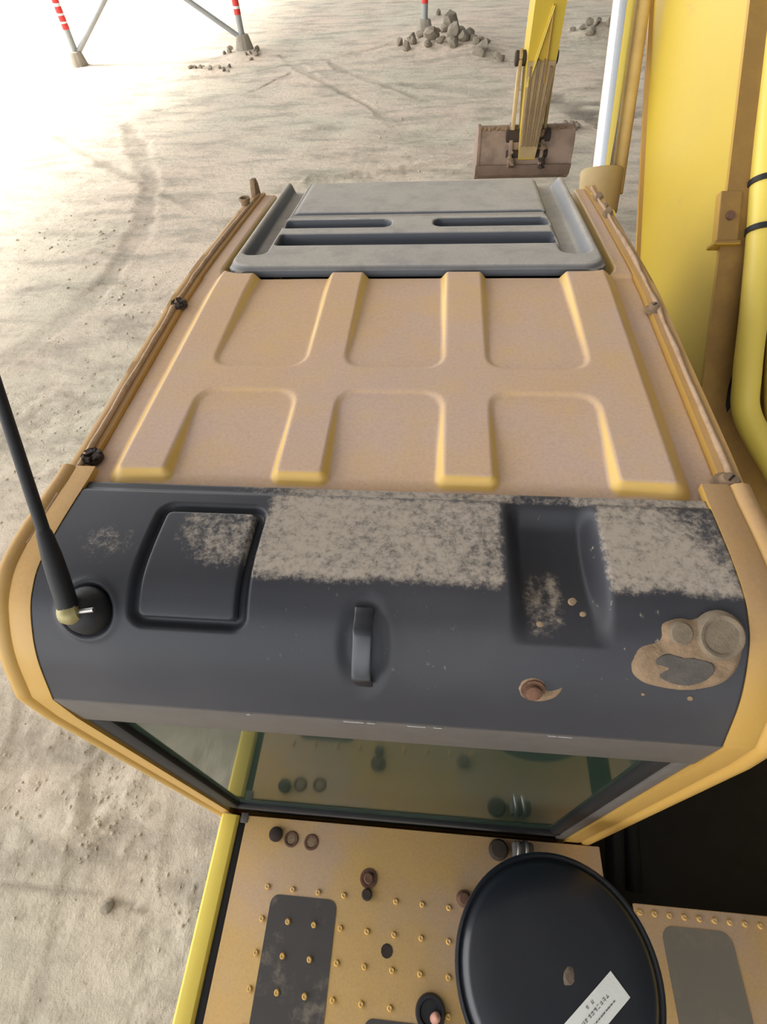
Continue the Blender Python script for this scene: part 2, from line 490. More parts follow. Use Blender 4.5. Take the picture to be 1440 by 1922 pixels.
# low settled heap round the right-hand column and far heap
for cx, cy, r_, h_ in [(0.0, 19.3, 1.0, 0.22), (0.8, 18.2, 0.7, 0.12), (4.2, 19.9, 0.7, 0.22), (-5.8, 19.3, 0.7, 0.1), (-6.6, 17.6, 0.6, 0.06)]:
    gz += h_ * np.exp(-((GX - cx) ** 2 + (GY - cy) ** 2) / (r_ * r_))
gz -= 0.0
def gheight(x, y):
    i = int(np.clip(np.searchsorted(gx, x), 1, len(gx) - 1)); j = int(np.clip(np.searchsorted(gy, y), 1, len(gy) - 1))
    return float(gz[j, i])
g_me = grid_me(np.stack([GX, GY, gz], -1), None, 'ground', {'stain': stain})
ground = link('ground', g_me, 'ground', None, None, 'pale trampled dirt yard with curved tyre tracks', 'structure')

# ---------------- shed roof above the yard (its shade covers the machine)
bm = bmesh.new()
RX0, RX1, RY0, RY1, RZ = -16.9, 24.0, -27.0, 60.0, 14.0
box_bm(bm, RX0, RX1, RY0, RY1, RZ, RZ + 0.12, 0)
link('ceiling', me_from(bm, 'ceiling'), 'shed', None, None, 'open shed roof high above the yard', 'structure')
bm = bmesh.new(); box_bm(bm, RX0, 12.998, RY0, RY0 + 0.12, -0.3, 5.5, 0)  # added out of view to block low sky light from behind
link('shade_wall_back', me_from(bm, 'shade_wall_back'), 'shade_wall', None, None, 'low unseen back wall added to hold back light', 'structure')
bm = bmesh.new(); box_bm(bm, 13.0, 13.12, RY0, RY1, -0.3, RZ - 0.002, 0)  # added out of view to keep light off the right side
link('shade_wall_right', me_from(bm, 'shade_wall_right'), 'shade_wall', None, None, 'unseen right wall added to hold back light', 'structure')

# ---------------- columns of the shed
def column(x, y, brace_to, bands, label, top):
    z0 = gheight(x, y)
    c = empty('steel_column', (x, y, z0), label, 'column')
    c['group'] = 'columns at the edge of the yard'
    me = tube_me([(x, y, z0 + 0.02), (x, y, z0 + 3), (x, y, top)], 0.085, 16)
    link('post', me, 'column', c)
    for a, b, mt in bands:
        me = lathe_me([(0.086, a), (0.091, a + 0.004), (0.091, b - 0.004), (0.086, b)], 18, 'band', Matrix.Translation((x, y, 0)))
        link('painted_band', me, mt, c, None, 'red painted band' if mt == 'red' else 'white painted band')
    r = random.Random(int(x * 10))
    prof = [(-0.24, -0.1), (0.24, -0.1)]
    bm = bmesh.new(); bmesh.ops.create_cone(bm, cap_ends=True, segments=10, radius1=0.27, radius2=0.17, depth=0.42)
    for v in bm.verts:
        v.co = Vector((x + v.co.x * (1 + r.uniform(-.15, .15)), y + v.co.y * (1 + r.uniform(-.15, .15)), z0 + 0.11 + v.co.z))
    bmesh.ops.bevel(bm, geom=list(bm.edges), offset=0.02, segments=1, affect='EDGES')
    link('footing', me_from(bm, 'footing'), 'concrete', c, None, 'rough concrete footing')
    if brace_to:
        for bx_, by_, bz_ in brace_to:
            link('brace', tube_me([(x, y, z0 + 0.22), (bx_, by_, bz_)], 0.065, 12), 'column', c, None, 'slanting steel brace')
    return c
RB = [(0.80, 0.92, 'red'), (0.92, 0.965, 'white'), (0.965, 1.08, 'red'), (1.08, 1.13, 'white'), (1.13, 1.26, 'red'), (1.26, 1.33, 'white'), (1.33, 1.47, 'red')]
column(-10.43, 18.57, [(-6.0, 19.38, 4.0)], RB, 'grey column with red bands, leftmost of the three, washed out by sunlight', RZ)
column(-5.80, 19.41, [(-10.2, 18.61, 3.4)], [(0.80, 0.92, 'red'), (0.92, 0.98, 'white'), (0.98, 1.12, 'red'), (1.12, 1.2, 'white')], 'grey column with red bands and a slanting brace, middle of the three', RZ)
column(-0.67, 20.37, None, [(0.70, 0.82, 'red'), (0.82, 0.9, 'white'), (0.9, 1.02, 'red')], 'grey column standing in a heap of mud clods, rightmost of the three', RZ)

# ---------------- mud clods
rocks = [rock_me(s, 2) for s in range(6)]
for me in rocks: me.materials.append(M['clod'])
placed = []
def clod(x, y, s, label, group, name='mud_clod', sz=None):
    x0, y0 = x, y
    for k_ in range(60):
        if all(math.hypot(x - a, y - b) > 0.84 * (s + c) for a, b, c in placed) and all(math.hypot(x - a, y - b) > 0.33 + s for a, b in ((-10.43, 18.57), (-5.80, 19.41), (-0.67, 20.37))): break
        q = 0.12 + 0.012 * k_; x = x0 + rnd.gauss(0, q); y = y0 + rnd.gauss(0, q); s *= 0.992
    placed.append((x, y, s))
    z = gheight(x, y)
    o = link(name, rocks[rnd.randrange(6)], None, None, (x, y, z + s * 0.35))
    o.scale = (s * rnd.uniform(0.8, 1.2), s * rnd.uniform(0.8, 1.2), s * rnd.uniform(0.7, 1.0) if sz is None else sz)
    o.rotation_euler = (rnd.uniform(-.4, .4), rnd.uniform(-.4, .4), rnd.uniform(0, 6.3))
    return tag(o, label, 'mud clod', group)
clod(0.08, 20.1, 0.36, 'tallest upright mud clod beside the rightmost column', 'clods at the rightmost column', sz=0.5)
clod(-0.42, 18.95, 0.30, 'broad mud clod in front of the rightmost column', 'clods at the rightmost column')
clod(0.12, 18.95, 0.27, 'rounded mud clod between the broad clod and the right-hand tail of the heap', 'clods at the rightmost column')
pts = [(-1.05, 19.3), (-0.9, 19.0), (-0.75, 18.75), (-0.98, 19.75), (-0.2, 18.7), (-0.55, 18.55), (-0.1, 19.5), (0.35, 19.3), (0.3, 18.75), (0.45, 18.95), (0.55, 18.6), (0.7, 18.35), (0.62, 19.1), (0.82, 18.5), (0.9, 18.0), (0.98, 17.8), (1.05, 17.55), (-0.35, 19.75), (-0.8, 19.55), (0.0, 18.6), (0.18, 18.45), (0.72, 18.75), (1.15, 17.35), (-1.2, 19.1)]
for (x, y) in pts:
    clod(x + rnd.uniform(-.05, .05), y + rnd.uniform(-.08, .08), rnd.uniform(0.10, 0.2), 'small grey mud clod heaped round the foot of the rightmost column', 'small clods at the rightmost column')
for i in range(14):
    clod(4.2 + rnd.gauss(0, .38), 19.8 + rnd.gauss(0, .3), rnd.uniform(0.08, 0.17), 'small mud clod in the heap just left of the chrome rod, far right', 'clods of the far right heap')
for i in range(9):
    clod(-5.75 + rnd.uniform(-.25, .5), 19.1 + rnd.uniform(-.3, .25), rnd.uniform(0.06, 0.12), 'small mud clod lying at the foot of the middle column', 'clods at the middle column')
for i in range(12):
    clod(-6.4 + rnd.uniform(-.6, .6), 17.6 + rnd.uniform(-.25, .25), rnd.uniform(0.03, 0.08), 'crumbly little clod in the low streak before the middle column', 'clods in the low streak')
clod(-0.33, 23.25, 0.15, 'single dark clod lying alone beyond the rightmost column', 'lone clods')
for i in range(10):
    clod(2.55 + rnd.uniform(-.45, .4), 12.35 + rnd.uniform(-.25, .25), rnd.uniform(0.025, 0.07), 'little clod scattered on the dirt right of the bucket', 'clods right of the bucket')
clod(-1.72, -0.06, 0.045, 'knobbly clod alone on the dirt at lower left', 'lone clods')
# loose crumbs nobody could count
cv, cf = [], []
ico = bmesh.new(); bmesh.ops.create_icosphere(ico, subdivisions=1, radius=1.0)
iv = np.array([v.co[:] for v in ico.verts]); if_ = [[v.index for v in f.verts] for f in ico.faces]; ico.free()
rs = np.random.RandomState(3)
cl = []
for (cx, cy, r_, n_, s_) in [(-3.75, 3.76, 0.8, 120, .011), (-2.0, 0.8, 0.28, 40, .009), (-1.87, 0.34, 0.2, 45, .011), (-1.27, 0.0, 0.3, 40, .010), (-2.44, .48, .4, 35, .009), (-5.4, 8, .9, 40, .02), (-3.94, 6.2, .8, 50, .018), (-3, 2.4, 1.2, 70, .010), (-4.5, 5, 2.5, 60, .012), (-2.2, 0.2, 1.0, 70, .008), (-0.5, 12, 1.6, 40, .02)]:
    for i in range(n_): cl.append((cx + rs.normal(0, r_ * .6), cy + rs.normal(0, r_ * .6), s_ * rs.uniform(.4, 1.3)))
for (x, y, s) in cl:
    if math.hypot(x + 1.72, y + 0.06) < 0.16: continue
    z = gheight(x, y)
    b = len(cv)
    a_ = rs.uniform(0, 6.28); ca, sa = math.cos(a_), math.sin(a_)
    q = iv * (1 + rs.uniform(-.25, .25, iv.shape)) * s * np.array([1.2, .9, .65])
    q = np.stack([q[:, 0] * ca - q[:, 1] * sa, q[:, 0] * sa + q[:, 1] * ca, q[:, 2]], 1) + np.array([x, y, z + s * .3])
    cv.extend(q.tolist()); cf.extend([[b + t for t in f] for f in if_])
o = link('dirt_crumbs', me_data(cv, cf, 'dirt_crumbs'), 'ground', None, None, 'loose crumbs of dirt strewn over the yard', 'stuff')
o['category'] = 'dirt'

# ================================================================== THE EXCAVATOR
ex = empty('excavator', (1.05, 0.3, 0.0), 'yellow tracked excavator with dusty ribbed cab roof, boom and arm reaching forward', 'excavator')
def Z(z): return z + CZ          # heights below are measured from the camera

# ---------------- cab roof (embossed sheet)
def roof_base(y):
    return -0.62 - 0.062 * np.clip((y - 1.12) / 0.72, 0, 2) ** 1.25
RIBS = [(-0.522, -0.440), (-0.254, -0.176), (0.014, 0.097), (0.284, 0.372)]
xs = np.linspace(-0.592, 0.452, 300); ys = np.concatenate([np.linspace(0.520, 1.212, 200), np.linspace(1.2155, 1.86, 110)])
X, Y = np.meshgrid(xs, ys)
sd = None
for a, b in RIBS:
    s = sd_box(X, Y, (a + b) / 2, 0.97, (b - a) / 2, 0.412, 0.008)     # 0.558 .. 1.382
    sd = s if sd is None else np.minimum(sd, s)
bar = sd_box(X, Y, -0.075, 0.800, 0.40, 0.0355, 0.004)
sd = smin(sd, bar, 0.045)
inner = (X > -0.481) & (X < 0.328)
tt = np.clip(np.where(Y > 0.8, (Y - 0.835) / 0.36, (0.765 - Y) / 0.21), 0, 1)
wd = 0.003 + 0.007 * tt
h_in = -(0.004 + 0.012 * tt) * np.clip((sd + 0.004) / (wd + 0.004), 0, 1) ** 1.15
h_in = np.where(sd < -0.004, 0, h_in)
h_out = -0.026 * np.where(X > 0, np.clip((sd + 0.003) / 0.030, 0, 1), 0.85 * np.clip((sd + 0.003) / 0.026, 0, 1))
wI = sstep(-0.521, -0.441, X) * sstep(0.371, 0.285, X)
h = h_in * wI + h_out * (1 - wI)
# behind the rib ends the outer low level meets the inner one
h = h - 0.007 * wI * sstep(0.565, 0.535, Y)
zz = roof_base(Y) + h
# ribs fade out beside the hatch: only flat rails remain there
rail = roof_base(Y) - 0.020
tR = sstep(1.212, 1.222, Y); zz = zz * (1 - tR) + rail * tR
# edges roll down
zz -= 0.010 * sstep(-0.580, -0.592, X) + 0.010 * sstep(0.440, 0.452, X)
# opening for the hatch
op = sd_box(X, Y, -0.0675, 1.70, 0.466, 0.485, 0.06)
zz -= 0.035 * sstep(0.016, 0.0, op)
fc = (op[:-1, :-1] + op[1:, 1:]) / 2
zz += 0.0015 * fbm(X * 4, Y * 4, 3, 4)
me = grid_me(np.stack([X, Y, Z(zz)], -1), fc > 0.0, 'cab_roof')
drop_loose(me); skirt_me(me, 0.03)
roof = link('cab_roof', me, 'roof', ex, None, 'tan dusty roof sheet pressed with four raised ribs')

# ---------------- roof hatch
xs = np.linspace(-0.522, 0.387, 280); ys = np.linspace(1.222, 1.90, 240)
X, Y = np.meshgrid(xs, ys)
base = -0.618 - 0.095 * (Y - 1.2)
h = np.zeros_like(X)
out = sd_box(X, Y, -0.0675, 1.66, 0.4545, 0.438, 0.055)
h -= 0.016 * sstep(-0.016, 0.002, out) ** 1.5
chL = sd_box(X, Y, -0.468, 1.72, 0.026, 0.42, 0.02)
chR = sd_box(X, Y, 0.324, 1.72, 0.029, 0.42, 0.02)
h -= 0.032 * sstep(0.008, -0.010, chL)
h -= 0.026 * sstep(0.014, -0.014, chR)
lg = sd_box(X, Y, -0.068, 1.397, 0.357, 0.037, 0.01)
s1 = sd_box(X, Y, -0.288, 1.512, 0.148, 0.029, 0.022)
s2 = sd_box(X, Y, 0.135, 1.512, 0.152, 0.029, 0.022)
h -= 0.042 * sstep(0.006, -0.004, lg) + 0.036 * sstep(0.006, -0.004, np.minimum(s1, s2))
h -= 0.006 * sstep(1.545, 1.585, Y) * sstep(0.01, -0.01, sd_box(X, Y, -0.068, 1.8, 0.37, 0.24, 0.01))
keep = ((out[:-1, :-1] + out[1:, 1:]) / 2) < 0.003
me = grid_me(np.stack([X, Y, Z(base + h)], -1), keep, 'roof_hatch')
drop_loose(me); skirt_me(me, 0.012)
hatch = link('roof_hatch', me, 'hatch', ex, None, 'grey dusty plastic roof hatch with pressed grooves')
# front plate of the hatch
xs = np.linspace(-0.428, 0.290, 120); ys = np.linspace(1.600, 1.885, 50)
X, Y = np.meshgrid(xs, ys)
sd = sd_box(X, Y, -0.069, 1.7425, 0.357, 0.1405, 0.012)
zz = -0.618 - 0.095 * (Y - 1.2) + 0.004 - 0.008 * sstep(-0.006, 0.0, sd) + 0.0015 * fbm(X * 6, Y * 6, 3, 8)
me = grid_me(np.stack([X, Y, Z(zz)], -1), None, 'plate'); skirt_me(me, 0.008)
link('hatch_plate', me, 'hatch', hatch)

# ---------------- rear corner profile shared by panel and side frames
PROF = spline([(0.530, -0.622), (0.48, -0.619), (0.42, -0.617), (0.37, -0.620), (0.338, -0.630), (0.305, -0.652), (0.263, -0.703), (0.226, -0.778)], 140)
SEG = np.r_[0, np.cumsum(np.hypot(*np.diff(PROF, axis=0).T))]
def prof_at(s):
    y = np.interp(s, SEG, PROF[:, 0]); z = np.interp(s, SEG, PROF[:, 1])
    e = 0.004
    ty = np.interp(s + e, SEG, PROF[:, 0]) - np.interp(s - e, SEG, PROF[:, 0])
    tz = np.interp(s + e, SEG, PROF[:, 1]) - np.interp(s - e, SEG, PROF[:, 1])
    L = np.hypot(ty, tz); ty, tz = ty / L, tz / L
    return y, z, tz, -ty          # point and outward normal (ny, nz): left of travel flipped so it points up/back
def panel_pt(x, s, off=0.0):
    y, z, ny, nz = prof_at(np.asarray(s, float))
    return np.stack([np.asarray(x, float) + 0 * y, y + ny * off, Z(z + nz * off)], -1)
SMAX = SEG[-1]

def panel_disp(X, S):
    d = np.zeros_like(X)
    cov = sd_box(X, S, -0.3315, 0.145, 0.0715, 0.087, 0.010)
    d -= 0.014 * sstep(0.016, 0.007, cov)
    # sunk channel, deepest where the corner bulges most
    w = np.clip(S / 0.238, 0, 1)
    lens = np.sin(np.pi * np.clip(w * 0.86 + 0.14, 0, 1)) ** 0.9
    d -= 0.044 * lens * sstep(0.004, 0.045, S) * sstep(0.106, 0.134, X) * sstep(0.242, 0.216, X)
    # hollow under the handle
    e = np.hypot((X + 0.084) / 0.034, (S - 0.258) / 0.070)
    d -= 0.007 * sstep(1.25, 0.6, e)
    # socket of the antenna
    a = np.hypot(X + 0.476, S - 0.226)
    d -= 0.006 * sstep(0.040, 0.034, a) - 0.0025 * np.exp(-((a - 0.042) / 0.005) ** 2)
    # step along the top edge
    d -= 0.004 * sstep(0.022, 0.012, S)
    return d
nx_, ns_ = 330, 150
xs = np.linspace(-0.560, 0.403, nx_); ss = np.linspace(0, SMAX, ns_)
X, S = np.meshgrid(xs, ss)
d = panel_disp(X, S)
V = panel_pt(X, S, d)
nz1 = fbm(X * 9, S * 9, 3, 21)
dust = 0.78 * sstep(0.178, 0.150, S + 0.018 * nz1) * sstep(0.004, 0.03, S)
dust *= sstep(-0.262, -0.235, X)                               # wiped clean left of the cover
dust *= 1 - sstep(0.094, 0.110, X) * sstep(0.246, 0.232, X)    # channel is clear
dust *= 1 - 0.55 * sstep(0.33, 0.39, X + 0.5 * (0.06 - S))
edge = sstep(0.020, 0.012, S) * sstep(-0.40, -0.1, X) * 0.75 * (1 - sstep(0.11, 0.13, X) * sstep(0.22, 0.2, X) * 0.6)
dust = np.maximum(dust, edge)
nz2 = fbm(X * 45, S * 22, 4, 51, 0.6)
mudc = 0.95 * sstep(0.014, -0.014, sd_box(X + 0.010 * nz2, S + 0.02 * nz1, 0.156, 0.172, 0.025, 0.060, 0.012)) * np.clip(0.75 + 1.2 * nz2, 0.0, 1) * sstep(0.28, 0.12, S)
dust = np.maximum(dust, mudc)
dust = np.maximum(dust, 0.30 * np.exp(-((X + 0.47) / 0.05) ** 2 - ((S - 0.12) / 0.04) ** 2))
speck = sstep(-0.30, 0.0, X) * (0.4 + 0.6 * sstep(0.42, 0.2, S))
me = grid_me(V, None, 'rear_panel', {'dust': dust, 'speck': speck}); skirt_me(me, 0.012)
panel = link('rear_panel', me, 'panel', ex, None, 'blue-grey curved rear panel mottled with dust')

# access cover
xs = np.linspace(-0.402, -0.261, 60); ss = np.linspace(0.0595, 0.2305, 70)
X, S = np.meshgrid(xs, ss)
sd = sd_box(X, S, -0.3315, 0.145, 0.0705, 0.0855, 0.010)
d = 0.0015 - 0.008 * sstep(-0.003, 0.0005, sd)
nz1 = fbm(X * 12, S * 12, 3, 33)
du = 0.50 * sstep(0.16, 0.10, S + 0.03 * nz1) * sstep(-0.40, -0.33, X) + 0.3 * np.exp(-((X + 0.29) / 0.03) ** 2 - ((S - 0.13) / 0.03) ** 2)
keep = ((sd[:-1, :-1] + sd[1:, 1:]) / 2) < 0.001
me = grid_me(panel_pt(X, S, d), keep, 'access_cover', {'dust': du, 'speck': du}); drop_loose(me); skirt_me(me, 0.004)
link('access_cover', me, 'panel', panel, None, 'smooth blue-grey access cover')

# grab handle (bent strap)
prof = []
path = []
for t in np.linspace(0, 1, 26):
    s = 0.202 + 0.112 * t
    lift = 0.003 + 0.019 * sstep(0.05, 0.24, t) * sstep(0.98, 0.80, t)
    path.append((s, lift))
verts, faces = [], []
for s, l in path:
    for x_, o_ in ((-0.0965, 0), (-0.0965, 0.0055), (-0.094, 0.007), (-0.0735, 0.007), (-0.071, 0.0055), (-0.071, 0)):
        p = panel_pt(x_ + 0.0008 * math.sin(s * 60), s, l - 0.009 * 0.6 + o_); verts.append(p)
n = 6
for i in range(len(path) - 1):
    for j in range(n):
        faces.append((i * n + j, (i + 1) * n + j, (i + 1) * n + (j + 1) % n, i * n + (j + 1) % n))
faces.append(tuple(range(n))); faces.append(tuple((len(path) - 1) * n + j for j in range(n))[::-1])
me = me_data(verts, faces, 'grab_handle'); smooth_by_angle(me, 40)
link('grab_handle', me, 'blackpaint', panel, None, 'dark bent-strap grab handle')

def on_panel(x, s, off=0.0):
    """matrix with z along the panel's outward normal"""
    p = Vector(panel_pt(x, s, off)); y, z, ny, nz = prof_at(np.array(float(s)))
    nrm = Vector((0, float(ny), float(nz))); tx = Vector((1, 0, 0)); ty = nrm.cross(tx)
    mm = Matrix.Identity(4)
    for i in range(3): mm[i][0] = tx[i]; mm[i][1] = ty[i]; mm[i][2] = nrm[i]; mm[i][3] = p[i]
    return mm

# rusty bolt with a smear of mud
link('panel_bolt', lathe_me([(0.016, -0.002), (0.016, 0.003), (0.0105, 0.0035), (0.0105, 0.009), (0.007, 0.011)], 22, 'b', on_panel(0.143, 0.304)), 'rust', panel, None, 'rusty bolt head with washer')
def mud_sheet(name, poly, thick, label, seed, mat='mud', parent=panel, res=60, ramp=0.010):
    P = np.array(poly)
    lo = P.min(0) - 0.006; hi = P.max(0) + 0.006
    X, S = np.meshgrid(np.linspace(lo[0], hi[0], res), np.linspace(lo[1], hi[1], res))
    P = spline(list(map(tuple, P)) + [tuple(P[0])], 90)[:-1]
    ins = np.zeros(X.shape, bool); dist = np.full(X.shape, 1e9)
    n = len(P)
    for i in range(n):
        a, b = P[i], P[(i + 1) % n]
        cond = ((a[1] > S) != (b[1] > S))
        with np.errstate(divide='ignore', invalid='ignore'):
            xi = (b[0] - a[0]) * (S - a[1]) / (b[1] - a[1]) + a[0]
        ins ^= cond & (X < xi)
        d_ = b - a; t = np.clip(((X - a[0]) * d_[0] + (S - a[1]) * d_[1]) / (d_ @ d_ + 1e-12), 0, 1)
        dist = np.minimum(dist, np.hypot(X - a[0] - t * d_[0], S - a[1] - t * d_[1]))
    sd = np.where(ins, -dist, dist)
    off = thick * sstep(0.0, -ramp, sd) * (0.85 + (0.4 if thick < 0.009 else 0.1) * fbm(X * 60, S * 60, 3, seed)) - 0.0008
    keep = ((sd[:-1, :-1] + sd[1:, 1:] + sd[:-1, 1:] + sd[1:, :-1]) / 4) < 0.0015
    me = grid_me(panel_pt(X, S, off), keep, name); drop_loose(me)
    return link(name, me, mat, parent, None, label)
mud_sheet('mud_smear', [(0.121, 0.304), (0.126, 0.290), (0.140, 0.283), (0.156, 0.288), (0.162, 0.302), (0.172, 0.300), (0.182, 0.294), (0.181, 0.306), (0.170, 0.320), (0.150, 0.326), (0.130, 0.320)], 0.005, 'crescent of dried mud', 3)
MUD = [(0.261, 0.257), (0.271, 0.234), (0.294, 0.223), (0.297, 0.202), (0.32, 0.193), (0.336, 0.194), (0.367, 0.18), (0.392, 0.197), (0.397, 0.23), (0.389, 0.264), (0.368, 0.283), (0.33, 0.292), (0.286, 0.286), (0.265, 0.272)]
mud_sheet('mud_patch', MUD, 0.0085, 'thick patch of dried mud', 5)
link('round_plug', lathe_me([(0.032, 0.0), (0.0295, 0.007), (0.026, 0.0112), (0.0225, 0.0108), (0.0205, 0.0088), (0.001, 0.0092)], 30, 'p', on_panel(0.366, 0.214)), 'mudgrey', panel, None, 'large round mud-covered plug')
link('round_plug', lathe_me([(0.0155, 0.0), (0.0145, 0.008), (0.0125, 0.0108), (0.001, 0.0112)], 26, 'p', on_panel(0.318, 0.213)), 'mudgrey', panel, None, 'small round mud-covered plug')
mud_sheet('bare_patch', [(0.281, 0.256), (0.288, 0.244), (0.304, 0.237), (0.322, 0.240), (0.340, 0.241), (0.358, 0.246), (0.363, 0.258), (0.352, 0.273), (0.328, 0.281), (0.300, 0.274)], 0.0100, 'dark bare oval in the mud', 6, 'bare', ramp=0.002)
for (x_, s_, r_) in [(0.342, 0.302, .004), (0.283, 0.300, .0025), (0.188, 0.180, .005), (0.201, 0.196, .0035), (0.146, 0.212, .004)]:
    link('mud_spot', lathe_me([(r_, -0.006), (r_ * .9, 0.001), (r_ * .2, 0.0016)], 10, 's', on_panel(x_, s_)), 'mud', panel, None, 'pale spot of mud')

for (x_, w_) in ((-0.255, .006), (-0.10, .03), (-0.075, .012), (-0.01, .026), (0.02, .012), (0.178, .012), (0.195, .02)):
    bm = bmesh.new(); box_bm(bm, x_ - w_ / 2, x_ + w_ / 2, 0.2225, 0.2265, Z(-0.7780), Z(-0.7768), 0.0003, 1)
    link('paint_chip', me_from(bm, 'chip'), 'steel', panel, None, 'pale chipped edge')
# ---------------- radio antenna
aM = on_panel(-0.476, 0.226)
ant = link('radio_antenna', lathe_me([(0.034, -0.008), (0.034, 0.002), (0.030, 0.010), (0.022, 0.018), (0.014, 0.024), (0.004, 0.026)], 30, 'base', aM), 'black', ex, None, 'black whip antenna on a round rubber base')
hp = Vector(panel_pt(-0.484, 0.224, 0.024))
dirv = (Vector((-0.5285, 0.465, Z(-0.398))) - hp).normalized()
link('hinge_ball', lathe_me([(0.004, -0.014), (0.012, -0.012), (0.0155, -0.006), (0.017, 0.0), (0.0155, 0.006), (0.012, 0.012), (0.004, 0.014)], 22, 'hb', Matrix.Translation(hp) @ Matrix.Rotation(math.radians(20), 4, 'Z') @ Matrix.Rotation(math.radians(90), 4, 'Y')), 'brass', ant, None, 'dull brass swivel joint')
link('hinge_screw', tube_me([hp + Vector((0.010, 0, 0.002)), hp + Vector((0.036, 0.003, 0.006))], 0.0035, 8), 'steel', ant, None, 'bright clamping screw')
p0 = hp + dirv * 0.008
link('sleeve', tube_me([p0, p0 + dirv * 0.045, p0 + dirv * 0.075, p0 + dirv * 0.105, p0 + dirv * 0.11], [0.0135, 0.0135, 0.0125, 0.0098, 0.0085], 18), 'black', ant, None, 'tapered black sleeve')
link('whip', tube_me([p0 + dirv * t for t in (0.105, 0.3, 0.6, 0.95)], [0.0080, 0.0074, 0.0066, 0.0055], 14), 'black', ant)

# ---------------- yellow side frames running over the rear corner and down as pillars
def side_frame(name, x_in, x_out, label):
    sgn = -1 if x_out < x_in else 1
    w = abs(x_out - x_in)
    # section: distance outward, height offset
    sec = [(0.0, -0.012), (0.0, 0.001), (w * 0.50, 0.001), (w * 0.56, -0.0015), (w * 0.62, 0.003), (w * 0.76, 0.0055), (w * 0.90, 0.003), (w * 1.0, -0.006), (w * 1.03, -0.03), (w * 1.03, -0.06)]
    st = []
    for s in np.linspace(-0.03, SMAX, 60):
        y, z, ny, nz = prof_at(np.array(max(0.0, s)))
        yy = float(y) + (-s if s < 0 else 0)
        st.append((yy, float(z), float(ny), float(nz)))
    y, z, ny, nz = st[-1]
    for t in np.linspace(0.12, 1, 8):                     # turn into the vertical pillar
        a = math.atan2(nz, -ny) * (1 - t)
        st.append((0.226 - 0.004 * t, -0.778 - 0.075 * t, -math.cos(a), math.sin(a)))
    for zz_ in np.linspace(-0.95, -2.3, 10): st.append((0.222, zz_, -1.0, 0.0))
    verts, faces = [], []
    for (y, z, ny, nz) in st:
        for (u, o_) in sec:
            verts.append((x_in + sgn * u, y + ny * o_, Z(z + nz * o_)))
    k_ = len(sec)
    for i in range(len(st) - 1):
        for j in range(k_ - 1):
            f = (i * k_ + j, i * k_ + j + 1, (i + 1) * k_ + j + 1, (i + 1) * k_ + j)
            faces.append(f if sgn > 0 else f[::-1])
    me = me_data(verts, faces, name); smooth_by_angle(me, 50)
    return link(name, me, 'frame', ex, None, label)
side_frame('cab_side_frame', -0.5605, -0.624, 'tan-yellow rounded frame on the left edge of the rear panel')
side_frame('cab_side_frame', 0.4035, 0.478, 'tan-yellow rounded frame on the right edge of the rear panel')

# drip rails with sealant bead along both roof edges
def drip_rail(x_in, x_out, label, seed):
    sgn = -1 if x_out < x_in else 1; w = abs(x_out - x_in)
    sec = [(-0.006, -0.02), (-0.004, -0.001), (w * 0.4, -0.001), (w * 0.62, 0.0015), (w * 0.9, 0.0015), (w, -0.004), (w, -0.07)]
    verts, faces = [], []
    ysr = np.linspace(0.50, 1.87, 70)
    for y in ysr:
        zb = float(roof_base(np.array(y))) - 0.014
        for (u, o_) in sec:
            wob = 0.0018 * float(fbm(np.array(y * 9.0), np.array(u * 90.0), 3, seed))
            verts.append((x_in + sgn * u, y, Z(zb + o_ + wob)))
    k_ = len(sec)
    for i in range(len(ysr) - 1):
        for j in range(k_ - 1):
            f = (i * k_ + j, i * k_ + j + 1, (i + 1) * k_ + j + 1, (i + 1) * k_ + j)
            faces.append(f[::-1] if sgn > 0 else f)
    me = me_data(verts, faces, 'drip_rail'); smooth_by_angle(me, 60)
    rl = link('drip_rail', me, 'frame', ex, None, label)
    P, R_ = [], []
    for y in np.linspace(0.40, 1.84, 150):
        w_ = float(fbm(np.array(y * 14.0), np.array(seed * 3.1), 3, seed + 40))
        zb = float(roof_base(np.array(y))) - 0.012
        if y < 0.5: zb = float(np.interp(-y, -PROF[:, 0], PROF[:, 1])) - 0.002
        P.append((x_in + sgn * (0.010 + 0.003 * w_), y, Z(zb))); R_.append(0.0048 + 0.0030 * w_)
    link('sealant_bead', tube_me(P, R_, 8), 'bead', rl, None, 'lumpy bead of dusty sealant')
    return rl
railL = drip_rail(-0.588, -0.622, 'narrow rail along the left roof edge', 3)
railR = drip_rail(0.448, 0.477, 'narrow rail along the right roof edge', 9)

# roof screws: two torn dark ones on the left, two round ones on the right
def torn_screw(x, y, seed):
    zb = float(roof_base(np.array(y))) - 0.014
    r = random.Random(seed)
    o = link('torn_rubber_mount', lathe_me([(0.017, -0.004), (0.017, 0.002), (0.011, 0.004), (0.009, 0.001), (0.003, 0.0)], 18, 'w', Matrix.Translation((x, y, Z(zb)))), 'rustdark', roof, None, 'torn dark rubber mount')
    bm = bmesh.new()
    for i in range(7):
        a = i / 7 * 6.28 + r.uniform(-.3, .3); rr = 0.011
        q = Matrix.Translation((x + math.cos(a) * rr, y + math.sin(a) * rr, Z(zb) + 0.004)) @ Matrix.Rotation(a, 4, 'Z') @ Matrix.Rotation(r.uniform(-.9, .3), 4, 'Y')
        box_bm(bm, -0.008, 0.006, -0.005, 0.005, -0.002, 0.002 + r.uniform(0, .003), 0.001, 1, q)
    me = me_from(bm, 'flap')
    me.materials.append(M['rustdark'])
    link('torn_flaps', me, None, o) if False else link('torn_flaps', me, None, roof)
torn_screw(-0.585, 0.592, 1); torn_screw(-0.590, 1.075, 2)
